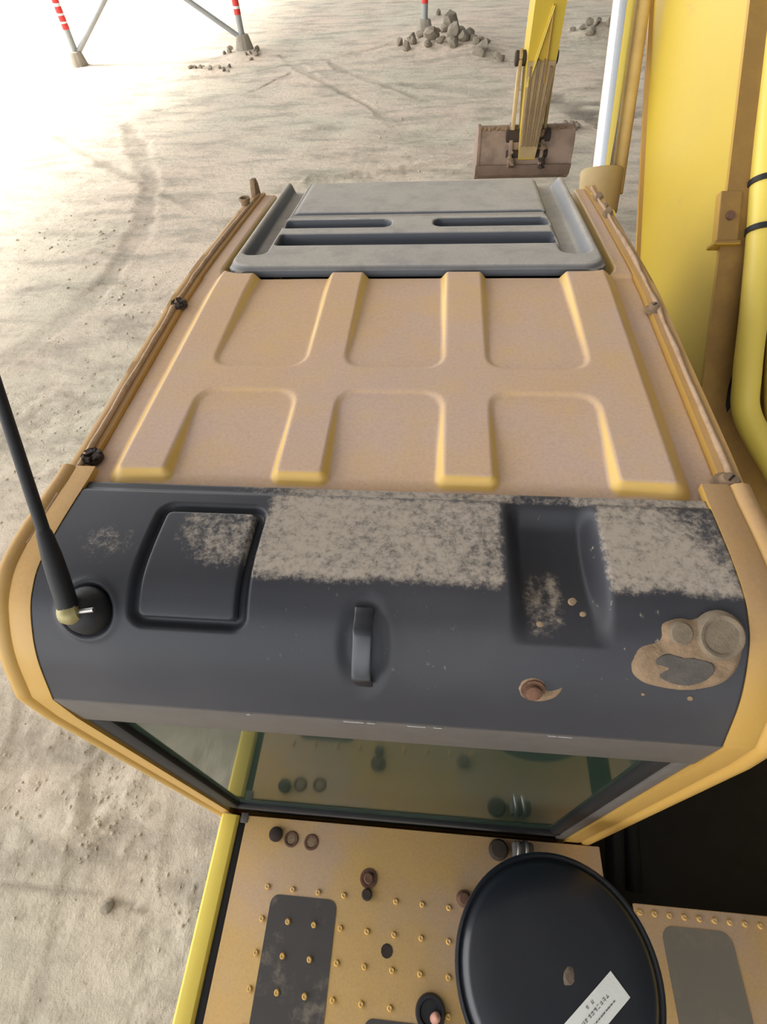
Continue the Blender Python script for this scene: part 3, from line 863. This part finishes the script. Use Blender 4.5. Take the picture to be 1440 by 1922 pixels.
def round_screw(x, y, r_):
    zb = float(roof_base(np.array(y))) - 0.016
    mt = Matrix.Translation((x, y, Z(zb)))
    link('dusty_screw', lathe_me([(r_ * 1.6, -0.004), (r_ * 1.6, 0.002), (r_ * 1.1, 0.004), (r_, 0.010), (r_ * .85, 0.013), (r_ * .1, 0.0135)], 22, 'd', mt), 'mud', roof, None, 'dusty slotted screw in a ring of mud')
    bm = bmesh.new(); box_bm(bm, -r_ * .55, r_ * .55, -0.0015, 0.0015, 0.0128, 0.0142, 0, 1, mt @ Matrix.Rotation(0.8, 4, 'Z'))
    link('screw_slot', me_from(bm, 'slot'), 'dark', roof, None, 'dark screw slot')
round_screw(0.452, 0.575, 0.014); round_screw(0.449, 1.060, 0.010)
# lug and short pipe at the front left, lumps at the front right
bm = bmesh.new()
poly = [(1.805, -0.70), (1.865, -0.70), (1.86, -0.668), (1.848, -0.648), (1.825, -0.646), (1.812, -0.668)]
link('mirror_lug', prism_me([(a, Z(b)) for a, b in poly], 'x', -0.613, -0.597, 0.003), 'mud', ex, None, 'upright flat lug at the front left corner of the roof')
link('pipe_stub', lathe_me([(0.014, -0.03), (0.014, 0.03), (0.017, 0.034), (0.017, 0.042), (0.012, 0.042), (0.011, 0.02)], 18, 'ps', Matrix.Translation((-0.612, 1.735, Z(-0.705)))), 'mud', ex, None, 'short pipe stub behind the lug')
for (x, y, r_) in [(0.462, 1.74, 0.020), (0.460, 1.60, 0.022), (0.466, 1.665, 0.013)]:
    o = link('mud_lump', rocks[2].copy(), None, ex, (x, y, Z(float(roof_base(np.array(y))) - 0.012)), 'lump of dried mud on the right rail')
    o.data.materials.clear(); o.data.materials.append(M['mud']); o.scale = (r_, r_ * 1.7, r_ * 0.7)

# ---------------- rear wall: flange, window, seals
box('panel_flange', -0.560, 0.403, 0.224, 0.246, Z(-0.872), Z(-0.776), 'grey', panel, 0.003, 'grey dusty flange under the panel')
win = box('rear_window_frame', -0.560, 0.403, 0.232, 0.262, Z(-1.80), Z(-1.690), 'grey', ex, 0.004, 'grey lower rail of the rear window')
box('rubber_seal', -0.560, 0.403, 0.228, 0.250, Z(-0.888), Z(-0.868), 'black', win, 0.003, 'thin black upper window seal')
box('rubber_seal', -0.563, -0.518, 0.226, 0.252, Z(-1.70), Z(-0.866), 'black', win, 0.006, 'black left window seal')
box('rubber_seal', 0.352, 0.380, 0.228, 0.252, Z(-1.70), Z(-0.866), 'black', win, 0.006, 'black right window seal')
box('window_pillar', 0.378, 0.404, 0.226, 0.256, Z(-1.75), Z(-0.866), 'grey', win, 0.004, 'grey right window pillar')
box('rubber_seal', -0.560, 0.403, 0.228, 0.252, Z(-1.700), Z(-1.680), 'black', win, 0.003, 'thin black lower window seal')
box('window_pane', -0.520, 0.356, 0.238, 0.244, Z(-1.695), Z(-0.870), 'glass', win, 0, 'tinted reflecting rear window pane')
# cab body below: rear lower wall, sides with door window, front
box('cab_rear_wall', -0.60, 0.455, 0.232, 0.262, Z(-2.32), Z(-1.795), 'frame', ex, 0.004)
def cab_side(x0, x1, label):
    lo = prism_me([(0.26, Z(-2.34)), (1.95, Z(-2.34)), (2.02, Z(-1.55)), (0.26, Z(-1.55))], 'x', x0, x1, 0.006)
    o = link('cab_side_wall', lo, 'yellow', ex, None, label)
    fr = prism_me([(1.86, Z(-0.70)), (1.78, Z(-0.69)), (1.94, Z(-1.555)), (2.02, Z(-1.555))], 'x', x0, x1, 0.005); link('front_pillar', fr, 'yellow', o)
    fr = prism_me([(0.26, Z(-0.78)), (0.37, Z(-0.68)), (0.37, Z(-1.555)), (0.26, Z(-1.555))], 'x', x0, x1, 0.005); link('rear_pillar', fr, 'yellow', o)
    fr = prism_me([(0.36, Z(-0.655)), (1.80, Z(-0.715)), (1.80, Z(-0.78)), (0.36, Z(-0.73))], 'x', x0, x1, 0.005); link('top_rail', fr, 'yellow', o)
    mid = (x0 + x1) / 2
    fr = prism_me([(0.35, Z(-0.72)), (1.79, Z(-0.77)), (1.95, Z(-1.57)), (0.35, Z(-1.57))], 'x', mid - 0.003, mid + 0.003, 0); link('side_pane', fr, 'glass', o, None, 'tinted side pane')
cab_side(-0.620, -0.592, 'yellow left cab side')
cab_side(0.444, 0.472, 'yellow right cab side')
fr = prism_me([(1.85, Z(-0.72)), (1.862, Z(-0.72)), (2.02, Z(-2.3)), (2.008, Z(-2.3))], 'x', -0.59, 0.445, 0); link('windscreen', fr, 'glass', ex, None, 'tinted windscreen')
box('cab_floor', -0.60, 0.455, 0.25, 2.0, Z(-2.40), Z(-2.33), 'dark', ex, 0.004)

# ---------------- deck behind the cab
DZ = Z(-1.74)
deck = box('deck_plate', -0.5055, 0.494, -2.0, 0.216, DZ - 0.010, DZ, 'deck', ex, 0.003, 'tan-yellow steel deck plate with raised studs')
box('deck_box', -0.500, 0.490, -1.98, 0.205, Z(-2.2), DZ - 0.0101, 'dark', ex, 0.0)
stud = lathe_me([(0.0072, -0.001), (0.0072, 0.0005), (0.0060, 0.0035), (0.0042, 0.0052), (0.0030, 0.0044), (0.0002, 0.0044)], 14, 'tread_stud')
stud.materials.append(M['deck'])
def pad_me(x0, x1, y0, y1, r_, z, t):
    poly = []
    for cx, cy, a0 in ((x1 - r_, y1 - r_, 0), (x0 + r_, y1 - r_, 90), (x0 + r_, y0 + r_, 180), (x1 - r_, y0 + r_, 270)):
        for i in range(7):
            a = math.radians(a0 + i * 15); poly.append((cx + r_ * math.cos(a), cy + r_ * math.sin(a)))
    return prism_me(poly, 'z', z, z + t, 0.0)
link('grip_pad', pad_me(-0.392, -0.2135, -0.62, 0.0385, 0.022, DZ - 0.001, 0.0024), 'pad', deck, None, 'charcoal anti-slip pad with worn blotches')
link('grip_pad', pad_me(-0.117, 0.062, -0.80, -0.181, 0.022, DZ - 0.001, 0.0024), 'pad', deck, None, 'charcoal anti-slip pad behind the ring bolt')
for j in range(7):
    for i in range(10):
        x = -0.4065 + 0.0699 * i; y = 0.0535 - 0.0693 * j - 0.0009 * i
        if (i, j) in ((4, 0), (6, 3)): continue
        if math.hypot(x - 0.30, y + 0.05) < 0.15: continue
        inpad = (-0.38 < x < -0.22 and j >= 1) or (-0.11 < x < 0.06 and y < -0.185)
        o = link('tread_stud', stud, None, deck, (x, y, DZ + (0.0014 if inpad else 0)))
def bolt(x, y, r_, mat, ring, label, z=DZ, parent=deck, hgt=0.012):
    o = link('deck_bolt', lathe_me([(r_, -0.002), (r_, hgt * .7), (r_ * .75, hgt), (r_ * .1, hgt)], 18, 'b', Matrix.Translation((x, y, z))), mat, parent, None, label)
    if ring:
        link('washer', lathe_me([(r_ * 1.75, -0.002), (r_ * 1.75, 0.002), (r_ * 1.3, 0.003), (r_ * 1.0, 0.001)], 22, 'w', Matrix.Translation((x, y, z))), 'rust', parent)
bolt(-0.409, 0.175, 0.019, 'rustdark', False, 'dark domed rusty bolt')
for x, y in ((-0.363, 0.167), (-0.305, 0.164)):
    link('rust_ring', lathe_me([(0.0205, -0.002), (0.0205, 0.0015), (0.018, 0.003), (0.0145, 0.0025), (0.0125, 0.0008), (0.001, 0.0008)], 24, 'rr', Matrix.Translation((x, y, DZ))), 'rust', deck, None, 'rusty ring left by a bolt')
    link('ring_centre', lathe_me([(0.0122, 0.0002), (0.0120, 0.0016), (0.001, 0.0016)], 20, 'rc', Matrix.Translation((x, y, DZ))), 'mud', deck)
bolt(-0.134, 0.093, 0.0135, 'rust', True, 'rusty bolt on a washer')
bolt(-0.135, 0.057, 0.014, 'rustdark', False, 'dark bolt head')
link('rust_spot', lathe_me([(0.0155, -0.001), (0.015, 0.001), (0.001, 0.0012)], 11, 'rs', Matrix.Translation((-0.073, -0.054, DZ))), 'rustdark', deck, None, 'dark rust spot')
# ring bolt with a pinkish cap
link('ring_bolt', lathe_me([(0.036, -0.001), (0.036, 0.006), (0.032, 0.012), (0.026, 0.012), (0.022, 0.004), (0.001, 0.004)], 30, 'rb', Matrix.Translation((0.040, -0.158, DZ))), 'blackpaint', deck, None, 'dark ring of a lifting bolt')
link('bolt_cap', tube_me([(0.050, -0.168, DZ + 0.003), (0.053, -0.163, DZ + 0.030), (0.054, -0.160, DZ + 0.042), (0.054, -0.159, DZ + 0.046)], [0.011, 0.0108, 0.008, 0.003], 16), 'pink', deck, None, 'pinkish worn bolt end')
# little bracket between deck and side panel
box('corner_tab', -0.521, -0.500, 0.196, 0.222, DZ - 0.012, DZ + 0.003, 'grey', deck, 0.002, 'small pale corner tab')
# side door panel with rounded top
poly = [(-0.584, Z(-2.25)), (-0.584, DZ - 0.020), (-0.581, DZ - 0.004), (-0.573, DZ + 0.006), (-0.554, DZ + 0.009), (-0.534, DZ + 0.006), (-0.528, DZ + 0.000), (-0.5265, DZ - 0.008), (-0.5265, Z(-2.25))]
link('side_door_panel', prism_me(poly, 'y', -2.0, 0.214, 0.0), 'yellow', ex, None, 'bright yellow rounded top edge of the side door')

box('gap_shade_strip', -0.5262, -0.5060, -1.98, 0.194, DZ - 0.03, DZ - 0.004, 'black', ex, 0.002, 'black strip standing in for the shaded gap between side door and deck')  # black filler in the open gap, painting in its shade
# right-hand deck beyond the gap
deck2 = box('right_deck_plate', 0.560, 1.62, -2.0, 0.096, DZ - 0.012, DZ, 'deck', ex, 0.003, 'dusty deck plate right of the black cap')
box('right_deck_box', 0.57, 1.60, -1.98, 0.085, Z(-2.2), DZ - 0.0121, 'dark', ex, 0)
link('grip_pad', pad_me(0.618, 0.787, -0.62, 0.055, 0.028, DZ - 0.001, 0.0024), 'pad_grey', deck2, None, 'dusty grey anti-slip pad')
stud2 = stud.copy()
for i in range(15):
    link('tread_stud', stud2, None, deck2, (0.572 + 0.0365 * i, 0.078 - 0.0004 * i, DZ))
# house frame, swing base, tracks
box('house_frame', -0.58, 2.68, -2.3, 2.0, 1.10, 1.30, 'dark', ex, 0.01)
box('right_body', 1.66, 2.62, -2.1, 1.4, 1.302, 2.1, 'yellow', ex, 0.03, 'yellow right body box')
box('counterweight', -0.50, 2.6, -2.75, -2.02, 1.2, 2.2, 'yellow', ex, 0.12, 'yellow counterweight')
link('swing_ring', lathe_me([(0.62, 0.88), (0.62, 1.11)], 40, 'sr', Matrix.Translation((1.05, 0.3, 0))), 'dark', ex)
box('lower_frame', 0.3, 1.8, -0.6, 1.2, 0.45, 0.90, 'dark', ex, 0.05)
for cx in (0.0, 2.1):
    st = []
    for i in range(13): a = math.radians(-90 + i * 15); st.append((2.0 + 0.42 * math.cos(a), 0.47 + 0.42 * math.sin(a)))
    for i in range(13): a = math.radians(90 + i * 15); st.append((-1.3 + 0.42 * math.cos(a), 0.47 + 0.42 * math.sin(a)))
    tr = link('track', prism_me(st, 'x', cx - 0.26, cx + 0.26, 0), 'dark', ex, None, 'dark crawler track')
    P = [np.array(p) for p in st] + [np.array(st[0])]
    L = [0]
    for a, b in zip(P[:-1], P[1:]): L.append(L[-1] + np.linalg.norm(b - a))
    bm = bmesh.new(); box_bm(bm, cx - 0.3, cx + 0.3, -0.085, 0.085, 0.0, 0.035, 0); shoe = me_from(bm, 'track_shoe'); shoe.materials.append(M['rustdark'])
    n_s = int(L[-1] / 0.19)
    for i in range(n_s):
        t = i * L[-1] / n_s
        j = max(0, min(len(L) - 2, int(np.searchsorted(L, t, 'right') - 1)))
        u = (t - L[j]) / (L[j + 1] - L[j]); p = P[j] * (1 - u) + P[j + 1] * u; d_ = P[j + 1] - P[j]
        o = link('track_shoe', shoe, None, tr, (0, p[0], p[1])); o.rotation_euler = (math.atan2(d_[1], d_[0]) + math.pi, 0, 0)

# ---------------- round black cap on its neck
CX, CY, CT = 0.270, -0.0455, Z(-1.345)
T = Matrix.Translation((CX, CY, CT))
cap = link('round_cap', lathe_me([(0.06, -0.10), (0.150, -0.085), (0.178, -0.060), (0.184, -0.012), (0.190, -0.010), (0.194, -0.004), (0.193, 0.002), (0.188, 0.004), (0.183, 0.001), (0.180, 0.004), (0.176, 0.012), (0.165, 0.019), (0.12, 0.0245), (0.06, 0.0275), (0.001, 0.0285)], 72, 'cap', T, 50), 'blackpaint', ex, None, 'large round black pre-cleaner cap with a rolled rim')
link('neck', lathe_me([(0.075, DZ - CT), (0.075, -0.09)], 32, 'neck', T), 'dark', cap)
link('torn_label', rocks[4].copy(), None, cap, (0.287, -0.050, CT + 0.026), 'scrap of torn label and grime')
bpy.data.objects['torn_label'].scale = (0.016, 0.021, 0.006); bpy.data.objects['torn_label'].rotation_euler = (0, 0, -0.6)
bpy.data.objects['torn_label'].data.materials.clear(); bpy.data.objects['torn_label'].data.materials.append(M['mudgrey'])
# paper sticker, slanted
A = Vector((0.362, -0.034, 0)); B = Vector((0.393, -0.067, 0)); U = (Vector((0.270, -0.112, 0)) - A).normalized(); Vv = (B - A); Vv = (Vv - U * Vv.dot(U)); wS = Vv.length; Vv.normalize()
def stick_z(p):
    r_ = math.hypot(p.x - CX, p.y - CY); return CT + float(np.interp(r_, [0, 0.06, 0.12, 0.165, 0.176], [0.0285, 0.0275, 0.0245, 0.019, 0.012]))
def strip(name, u0, u1, v0, v1, off, mat, parent, label=None):
    nu, nv = max(2, int((u1 - u0) / 0.008) + 2), max(2, int((v1 - v0) / 0.008) + 2)
    Vs = np.zeros((nv, nu, 3))
    for a in range(nv):
        for b in range(nu):
            p = A + U * (u0 + (u1 - u0) * b / (nu - 1)) + Vv * (v0 + (v1 - v0) * a / (nv - 1))
            Vs[a, b] = (p.x, p.y, stick_z(p) + off)
    me = grid_me(Vs, None, name)
    if me.polygons[0].normal.z < 0: me.flip_normals()
    return link(name, me, mat, parent, None, label)
stk = strip('paper_sticker', 0.0, 0.155, 0.0, wS, 0.0010, 'sticker', cap, 'white paper sticker')
cvs, cfs = [], []
def mark(u0, u1, v0, v1):
    b = len(cvs)
    for (u, v) in ((u0, v0), (u1, v0), (u1, v1), (u0, v1)):
        p = A + U * u + Vv * v; cvs.append((p.x, p.y, stick_z(p) + 0.0016))
    cfs.append((b, b + 1, b + 2, b + 3))
r = random.Random(5)
def glyph(u, v, s):
    """a little square character made of strokes"""
    for q in range(r.randint(3, 4)):
        if r.random() < .5: t = r.uniform(0, .8) * s; mark(u + .1 * s, u + .9 * s, v + t, v + t + .16 * s)
        else: t = r.uniform(.05, .8) * s; mark(u + t, u + t + .16 * s, v + .05 * s, v + .95 * s)
for u in (0.058, 0.071): glyph(u, 0.006, 0.006)
for i in range(9): glyph(0.030 + i * 0.0078, 0.0165, 0.0062)
for i in range(13): mark(0.026 + i * 0.0066, 0.026 + i * 0.0066 + r.uniform(.004, .0062), 0.0305, 0.0325)
me = me_data(cvs, cfs, 'sticker_print')
if me.polygons[0].normal.z < 0: me.flip_normals()
link('sticker_print', me, 'ink', stk, None, 'rows of small grey characters')if False else link('sticker_print', me, 'ink', cap, None, 'rows of small grey characters')
# clamps and lugs under the rim
box('rim_bracket', 0.252, 0.308, 0.168, 0.206, DZ - 0.001, DZ + 0.050, 'grey', cap, 0.008, 'grey bracket behind the cap')
for x in (0.262, 0.284): link('clamp_band', tube_me(spline([(x, 0.160, DZ + 0.02), (x, 0.164, DZ + 0.054), (x + 0.004, 0.200, DZ + 0.056), (x + 0.004, 0.210, DZ + 0.01)], 16), 0.0045, 8), 'steel', cap, None, 'steel clamp band')
link('rubber_mount', lathe_me([(0.026, -0.001), (0.026, 0.018), (0.020, 0.026), (0.002, 0.027)], 20, 'rm', Matrix.Translation((0.217, 0.186, DZ))), 'rustdark', cap, None, 'dark rubber mount behind the cap')
link('rim_lug', lathe_me([(0.020, -0.001), (0.019, 0.012), (0.013, 0.016), (0.012, 0.022), (0.002, 0.023)], 18, 'rl', Matrix.Translation((0.122, 0.069, DZ))), 'rust', cap, None, 'rusty bolt beside the cap')

# ---------------- hoses in the dark gap
for (a, b, c, r_) in [((0.62, 0.15, 1.5), (0.66, 0.7, 1.62), (0.72, 1.5, 1.45), 0.03), ((0.7, 0.15, 1.42), (0.73, 0.8, 1.55), (0.78, 1.4, 1.4), 0.03), ((0.56, 0.2, 1.4), (0.58, 0.9, 1.45), (0.6, 1.7, 1.4), 0.025)]:
    link('gap_hose', tube_me(spline([a, b, c], 24), r_, 10), 'black', ex)

# ---------------- boom
BX0, BX1 = 0.82, 1.28
low = [(0.62, 1.20), (0.95, 1.30), (1.45, 1.80), (2.26, 2.46), (2.65, 2.79), (3.02, 3.12), (3.55, 3.52), (4.5, 3.95), (6.0, 4.25), (7.35, 4.42)]
upp = [(7.45, 4.80), (6.0, 4.85), (4.9, 4.78), (3.7, 4.50), (2.85, 4.02), (2.07, 3.25), (1.77, 2.92), (1.41, 2.51), (0.98, 1.98), (0.62, 1.45)]
boom = link('boom', prism_me(low + upp, 'x', BX0 + 0.004, BX1 - 0.004, 0), 'boom', ex, None, 'broad yellow side of the boom')
def plate_strip(name, pts, off, th, x0, x1, mat, label):
    """bent plate following a polyline in y,z, 'off' along its left normal"""
    P = [np.array(p) for p in pts]; N = len(P); nrm = []
    for i in range(N):
        t = P[min(i + 1, N - 1)] - P[max(i - 1, 0)]; t = t / np.linalg.norm(t); nrm.append(np.array((-t[1], t[0])))
    a = [P[i] + nrm[i] * off for i in range(N)]; b = [P[i] + nrm[i] * (off + th) for i in range(N)]
    bm = bmesh.new()
    ring = []
    for i in range(N):
        ring.append([bm.verts.new((x0, *a[i])), bm.verts.new((x1, *a[i])), bm.verts.new((x1, *b[i])), bm.verts.new((x0, *b[i]))])
    for i in range(N - 1):
        for j in range(4): bm.faces.new((ring[i][j], ring[i][(j + 1) % 4], ring[i + 1][(j + 1) % 4], ring[i + 1][j]))
    bm.faces.new(ring[0][::-1]); bm.faces.new(ring[-1])
    bmesh.ops.recalc_face_normals(bm, faces=bm.faces)
    return link(name, me_from(bm, name), mat, boom, None, label)
plate_strip('top_plate', upp[::-1], 0.0, 0.014, BX0 - 0.006, BX1 + 0.006, 'boom_top', 'dusty brown top plate of the boom')
plate_strip('bottom_plate', low, -0.014, 0.014, BX0 - 0.012, BX1 + 0.012, 'frame', 'muddy bottom plate of the boom')
# pipes along the boom top
pp = spline([(0.850, 2.30, Z(-0.08)), (0.857, 2.075, Z(-0.318)), (0.862, 1.86, Z(-0.535)), (0.864, 1.64, Z(-0.735)), (0.860, 1.47, Z(-0.885)), (0.852, 1.33, Z(-1.005)), (0.868, 1.25, Z(-1.09)), (0.935, 1.09, Z(-1.16)), (1.02, 0.93, Z(-1.25))], 70)
pipe = link('boom_pipe', tube_me([(p[0] + 0.042, p[1], p[2]) for p in pp], 0.036, 18), 'yellow', boom, None, 'thick yellow pipe along the boom top')
pp2 = spline([(1.0, 2.30, Z(-0.06)), (1.0, 1.86, Z(-0.53)), (1.0, 1.47, Z(-0.93)), (1.02, 1.25, Z(-1.13)), (1.1, 1.05, Z(-1.25))], 50)
link('boom_pipe', tube_me(pp2, 0.034, 16), 'yellow', boom, None, 'second yellow pipe at the right edge of view')
pd = Vector((0.0, 0.22, 0.20)).normalized()
for q in (1.735, 1.635):
    y = q; zc = float(np.interp(q, [1.64, 1.86], [-0.735, -0.535])); c0 = Vector((0.905, y, Z(zc)))
    link('clamp_band', tube_me([c0 - pd * 0.007, c0 + pd * 0.007], 0.0405, 20), 'black', pipe, None, 'black clamp band')
# clamp bracket beside the pipe
br = Matrix.Translation((0.825, 1.70, Z(-0.735))) @ Matrix.Rotation(math.radians(45), 4, 'X')
bm = bmesh.new(); box_bm(bm, -0.030, 0.030, -0.07, 0.07, -0.004, 0.028, 0.004, 2, br); box_bm(bm, -0.036, 0.036, -0.078, -0.066, -0.02, 0.034, 0.003, 1, br)
link('clamp_bracket', me_from(bm, 'cb'), 'boom_top', boom, None, 'dusty clamp bracket beside the pipe')
link('bracket_bolt', lathe_me([(0.012, 0.026), (0.012, 0.036), (0.002, 0.038)], 14, 'bb', br), 'rust', boom)
link('black_hose', tube_me(spline([(0.93, 1.60, Z(-0.80)), (0.925, 1.45, Z(-0.98)), (0.90, 1.36, Z(-1.12)), (0.905, 1.27, Z(-1.25)), (0.97, 1.15, Z(-1.36))], 40), 0.017, 12), 'black', boom, None, 'black hose looping beside the pipe')

# ---------------- boom cylinder
cdir = Vector((0, 0.30, 0.52)).normalized()
c0 = Vector((0.685, 2.64, Z(-0.925)))
cyl = link('boom_cylinder', tube_me([c0 - cdir * 1.25, c0 - cdir * 0.10, c0 - cdir * 0.09], 0.066, 24), 'yellow', ex, None, 'yellow boom cylinder with chrome rod')
link('cylinder_head', tube_me([c0 - cdir * 0.17, c0 - cdir * 0.165, c0 - cdir * 0.005, c0], [0.074, 0.084, 0.088, 0.084], 28), 'armmud', cyl, None, 'dusty brown cylinder head')
link('chrome_rod', tube_me([c0 - cdir * 0.02, c0 + cdir * 1.0], 0.044, 28), 'chrome', cyl, None, 'polished chrome rod')
side = Vector((0.078, 0.02, 0.0))
link('guard_tube', tube_me([c0 + side - cdir * 0.10, c0 + side + cdir * 1.0], 0.027, 18), 'tan', cyl, None, 'dusty yellow tube beside the chrome rod')
link('head_lug', tube_me([c0 - cdir * 0.17 + Vector((0.03, -0.09, 0.03)), c0 - cdir * 0.17 + Vector((0.03, -0.02, 0))], 0.028, 14), 'yellow', cyl, None, 'bright yellow lug under the head')

# ---------------- arm and bucket
arm_poly = [(7.93, 0.93), (7.86, 1.10), (7.78, 2.0), (7.62, 3.4), (7.40, 4.45), (7.55, 4.95), (7.95, 4.75), (8.25, 3.4), (8.28, 2.0), (8.16, 1.10), (8.08, 0.93)]
bm = bmesh.new()
def arm_x(z): # narrower towards the tip
    t = min(1, max(0, (z - 0.95) / 1.1)); return 0.105 + 0.06 * t
va = [bm.verts.new((1.065 - arm_x(z), y, z)) for y, z in arm_poly]; vb = [bm.verts.new((1.065 + arm_x(z), y, z)) for y, z in arm_poly]
bm.faces.new(va); bm.faces.new(vb[::-1])
for i in range(len(arm_poly)): bm.faces.new((va[i], vb[i], vb[(i + 1) % len(arm_poly)], va[(i + 1) % len(arm_poly)]))
bmesh.ops.recalc_face_normals(bm, faces=bm.faces)
arm = link('arm', me_from(bm, 'arm'), 'boom', ex, None, 'yellow arm hanging down to the bucket')
def arm_back(z): return float(np.interp(z, [0.93, 1.10, 2.0, 3.4], [7.93, 7.86, 7.78, 7.62]))
def back_bar(xa, za, xb, zb, w, th, mat, name, label):
    A_ = Vector((xa, arm_back(za), za)); B_ = Vector((xb, arm_back(zb), zb)); t = B_ - A_; L = t.length; t.normalize()
    n_ = Vector((0, -1, -0.09)).normalized(); s_ = t.cross(n_).normalized()
    mm = Matrix.Identity(4)
    for i in range(3): mm[i][0] = s_[i]; mm[i][1] = n_[i]; mm[i][2] = t[i]; mm[i][3] = A_[i]
    bm = bmesh.new(); box_bm(bm, -w / 2, w / 2, -0.01, th, 0, L, 0.004, 1, mm)
    link(name, me_from(bm, name), mat, arm, None, label)
bm = bmesh.new(); lv = []
for z in (0.95, 1.10, 1.5, 1.95):
    w_ = arm_x(z) - 0.004; y = arm_back(z)
    lv.append([bm.verts.new(c) for c in ((1.065 - w_, y + 0.01, z), (1.065 - w_, y - 0.012, z), (1.065 + w_, y - 0.012, z), (1.065 + w_, y + 0.01, z))])
for q0, q1 in zip(lv[:-1], lv[1:]):
    for j in range(4): bm.faces.new((q0[j], q0[(j + 1) % 4], q1[(j + 1) % 4], q1[j]))
bm.faces.new(lv[0]); bm.faces.new(lv[-1])
bmesh.ops.recalc_face_normals(bm, faces=bm.faces)
link('mud_coat', me_from(bm, 'mud_coat'), 'armmud', arm, None, 'mud-caked lower back of the arm')
for q in (-0.8, -0.27, 0.27, 0.8):
    back_bar(1.065 + q * 0.105, 1.11, 1.065 + q * 0.14, 2.0 - 0.12 * abs(q), 0.018, 0.035, 'mud', 'wear_bar', 'long wear bar on the back of the arm')
back_bar(0.935, 1.72, 1.10, 2.42, 0.02, 0.03, 'yellow', 'guard_bar', 'slanting guard bar')
back_bar(1.10, 2.42, 1.12, 1.75, 0.02, 0.03, 'frame', 'guard_bar', 'upright guard bar')
# tipping link on the left and pins
for (x0, x1) in ((0.845, 0.885), (1.245, 1.28)):
    poly = [(8.02, 1.06), (8.14, 1.10), (8.24, 1.50), (8.26, 1.92), (8.20, 1.99), (8.12, 1.95), (8.08, 1.50)]
    link('tipping_link', prism_me(poly, 'x', x0, x1, 0.006), 'armmud', arm, None, 'muddy tipping link')
for (y, z, r_, xa, xb) in [(8.19, 1.90, 0.075, 0.80, 1.30), (8.06, 1.14, 0.085, 0.78, 1.34), (8.0, 0.98, 0.06, 0.80, 1.33)]:
    link('pivot_pin', tube_me([(xa, y, z), (xa + .01, y, z), (xb - .01, y, z), (xb, y, z)], [r_ * .8, r_, r_, r_ * .8], 14), 'rustdark', arm, None, 'muddy pivot pin')
link('bucket_cylinder', tube_me([(1.065, 8.36, 1.95), (1.065, 8.2, 3.2), (1.065, 7.95, 4.4)], 0.07, 16), 'yellow', arm)
# bucket
BXa, BXb = 0.435, 1.640
shell = [(8.20, 1.235), (8.06, 1.215), (7.985, 1.12), (7.955, 0.95), (7.985, 0.80), (8.00, 0.735), (8.10, 0.66), (8.35, 0.58), (8.75, 0.56), (9.02, 0.60)]
inn = [(9.02, 0.625), (8.75, 0.59), (8.36, 0.612), (8.12, 0.688), (8.03, 0.75), (8.015, 0.81), (7.987, 0.95), (8.015, 1.105), (8.075, 1.185), (8.20, 1.20)]
bucket = link('bucket', prism_me(shell + inn, 'x', BXa, BXb, 0), 'bucket', ex, None, 'mud-caked digging bucket')
for x in (BXa, BXb - 0.03):
    link('side_plate', prism_me([(8.22, 1.25), (8.05, 1.23), (7.975, 1.12), (7.945, 0.95), (7.99, 0.72), (8.10, 0.65), (8.35, 0.57), (8.75, 0.55), (9.02, 0.60), (8.75, 1.0)], 'x', x - 0.004, x + 0.034, 0.003), 'bucket', bucket)
for x in (0.50, 0.77, 1.03, 1.29, 1.55):
    link('tooth', prism_me([(8.98, 0.575), (8.98, 0.645), (9.22, 0.62)], 'x', x - 0.045, x + 0.045, 0.004), 'rustdark', bucket)
for x in (0.83, 1.225):
    link('ear', prism_me([(8.22, 1.26), (8.06, 1.24), (7.95, 1.10), (7.91, 0.93), (7.95, 0.82), (8.05, 0.84), (8.22, 1.02)], 'x', x, x + 0.045, 0.008), 'bucket', bucket, None, 'mud-caked bucket ear')
link('wear_plate', prism_me([(7.935, 0.865), (7.975, 0.735), (8.08, 0.66), (8.09, 0.68), (7.99, 0.75), (7.955, 0.865)], 'x', BXa - 0.012, BXb + 0.012, 0.003), 'bucketdark', bucket, None, 'dark lower wear plate of the bucket')
# cracked dried mud along the top edge
for i in range(22):
    x = BXa + 0.03 + (BXb - BXa - 0.06) * i / 21
    if 0.8 < x < 1.3: continue
    me = rocks[i % 6].copy(); me.materials.clear(); me.materials.append(M['mud'])
    o = link('mud_crust', me, None, bucket, (x, 8.09 + rnd.uniform(-.02, .03), 1.222)); o.scale = (0.04, 0.065, 0.022); o.rotation_euler = (rnd.uniform(-.2, .2), rnd.uniform(-.2, .2), rnd.uniform(0, 3))
for i in range(18):
    x = rnd.choice((0.845, 1.245)) + rnd.uniform(-.06, .06); z = rnd.uniform(0.84, 1.22)
    me = rocks[i % 6].copy(); me.materials.clear(); me.materials.append(M['mud'] if i % 2 else M['rustdark'])
    y = float(np.interp(z, [0.82, 0.95, 1.12, 1.24], [7.94, 7.90, 7.94, 8.03]))
    o = link('mud_crust', me, None, bucket, (x, y, z)); s = rnd.uniform(.02, .042); o.scale = (s, s, s * 1.5); o.rotation_euler = (rnd.uniform(0, 3), 0, rnd.uniform(0, 3))
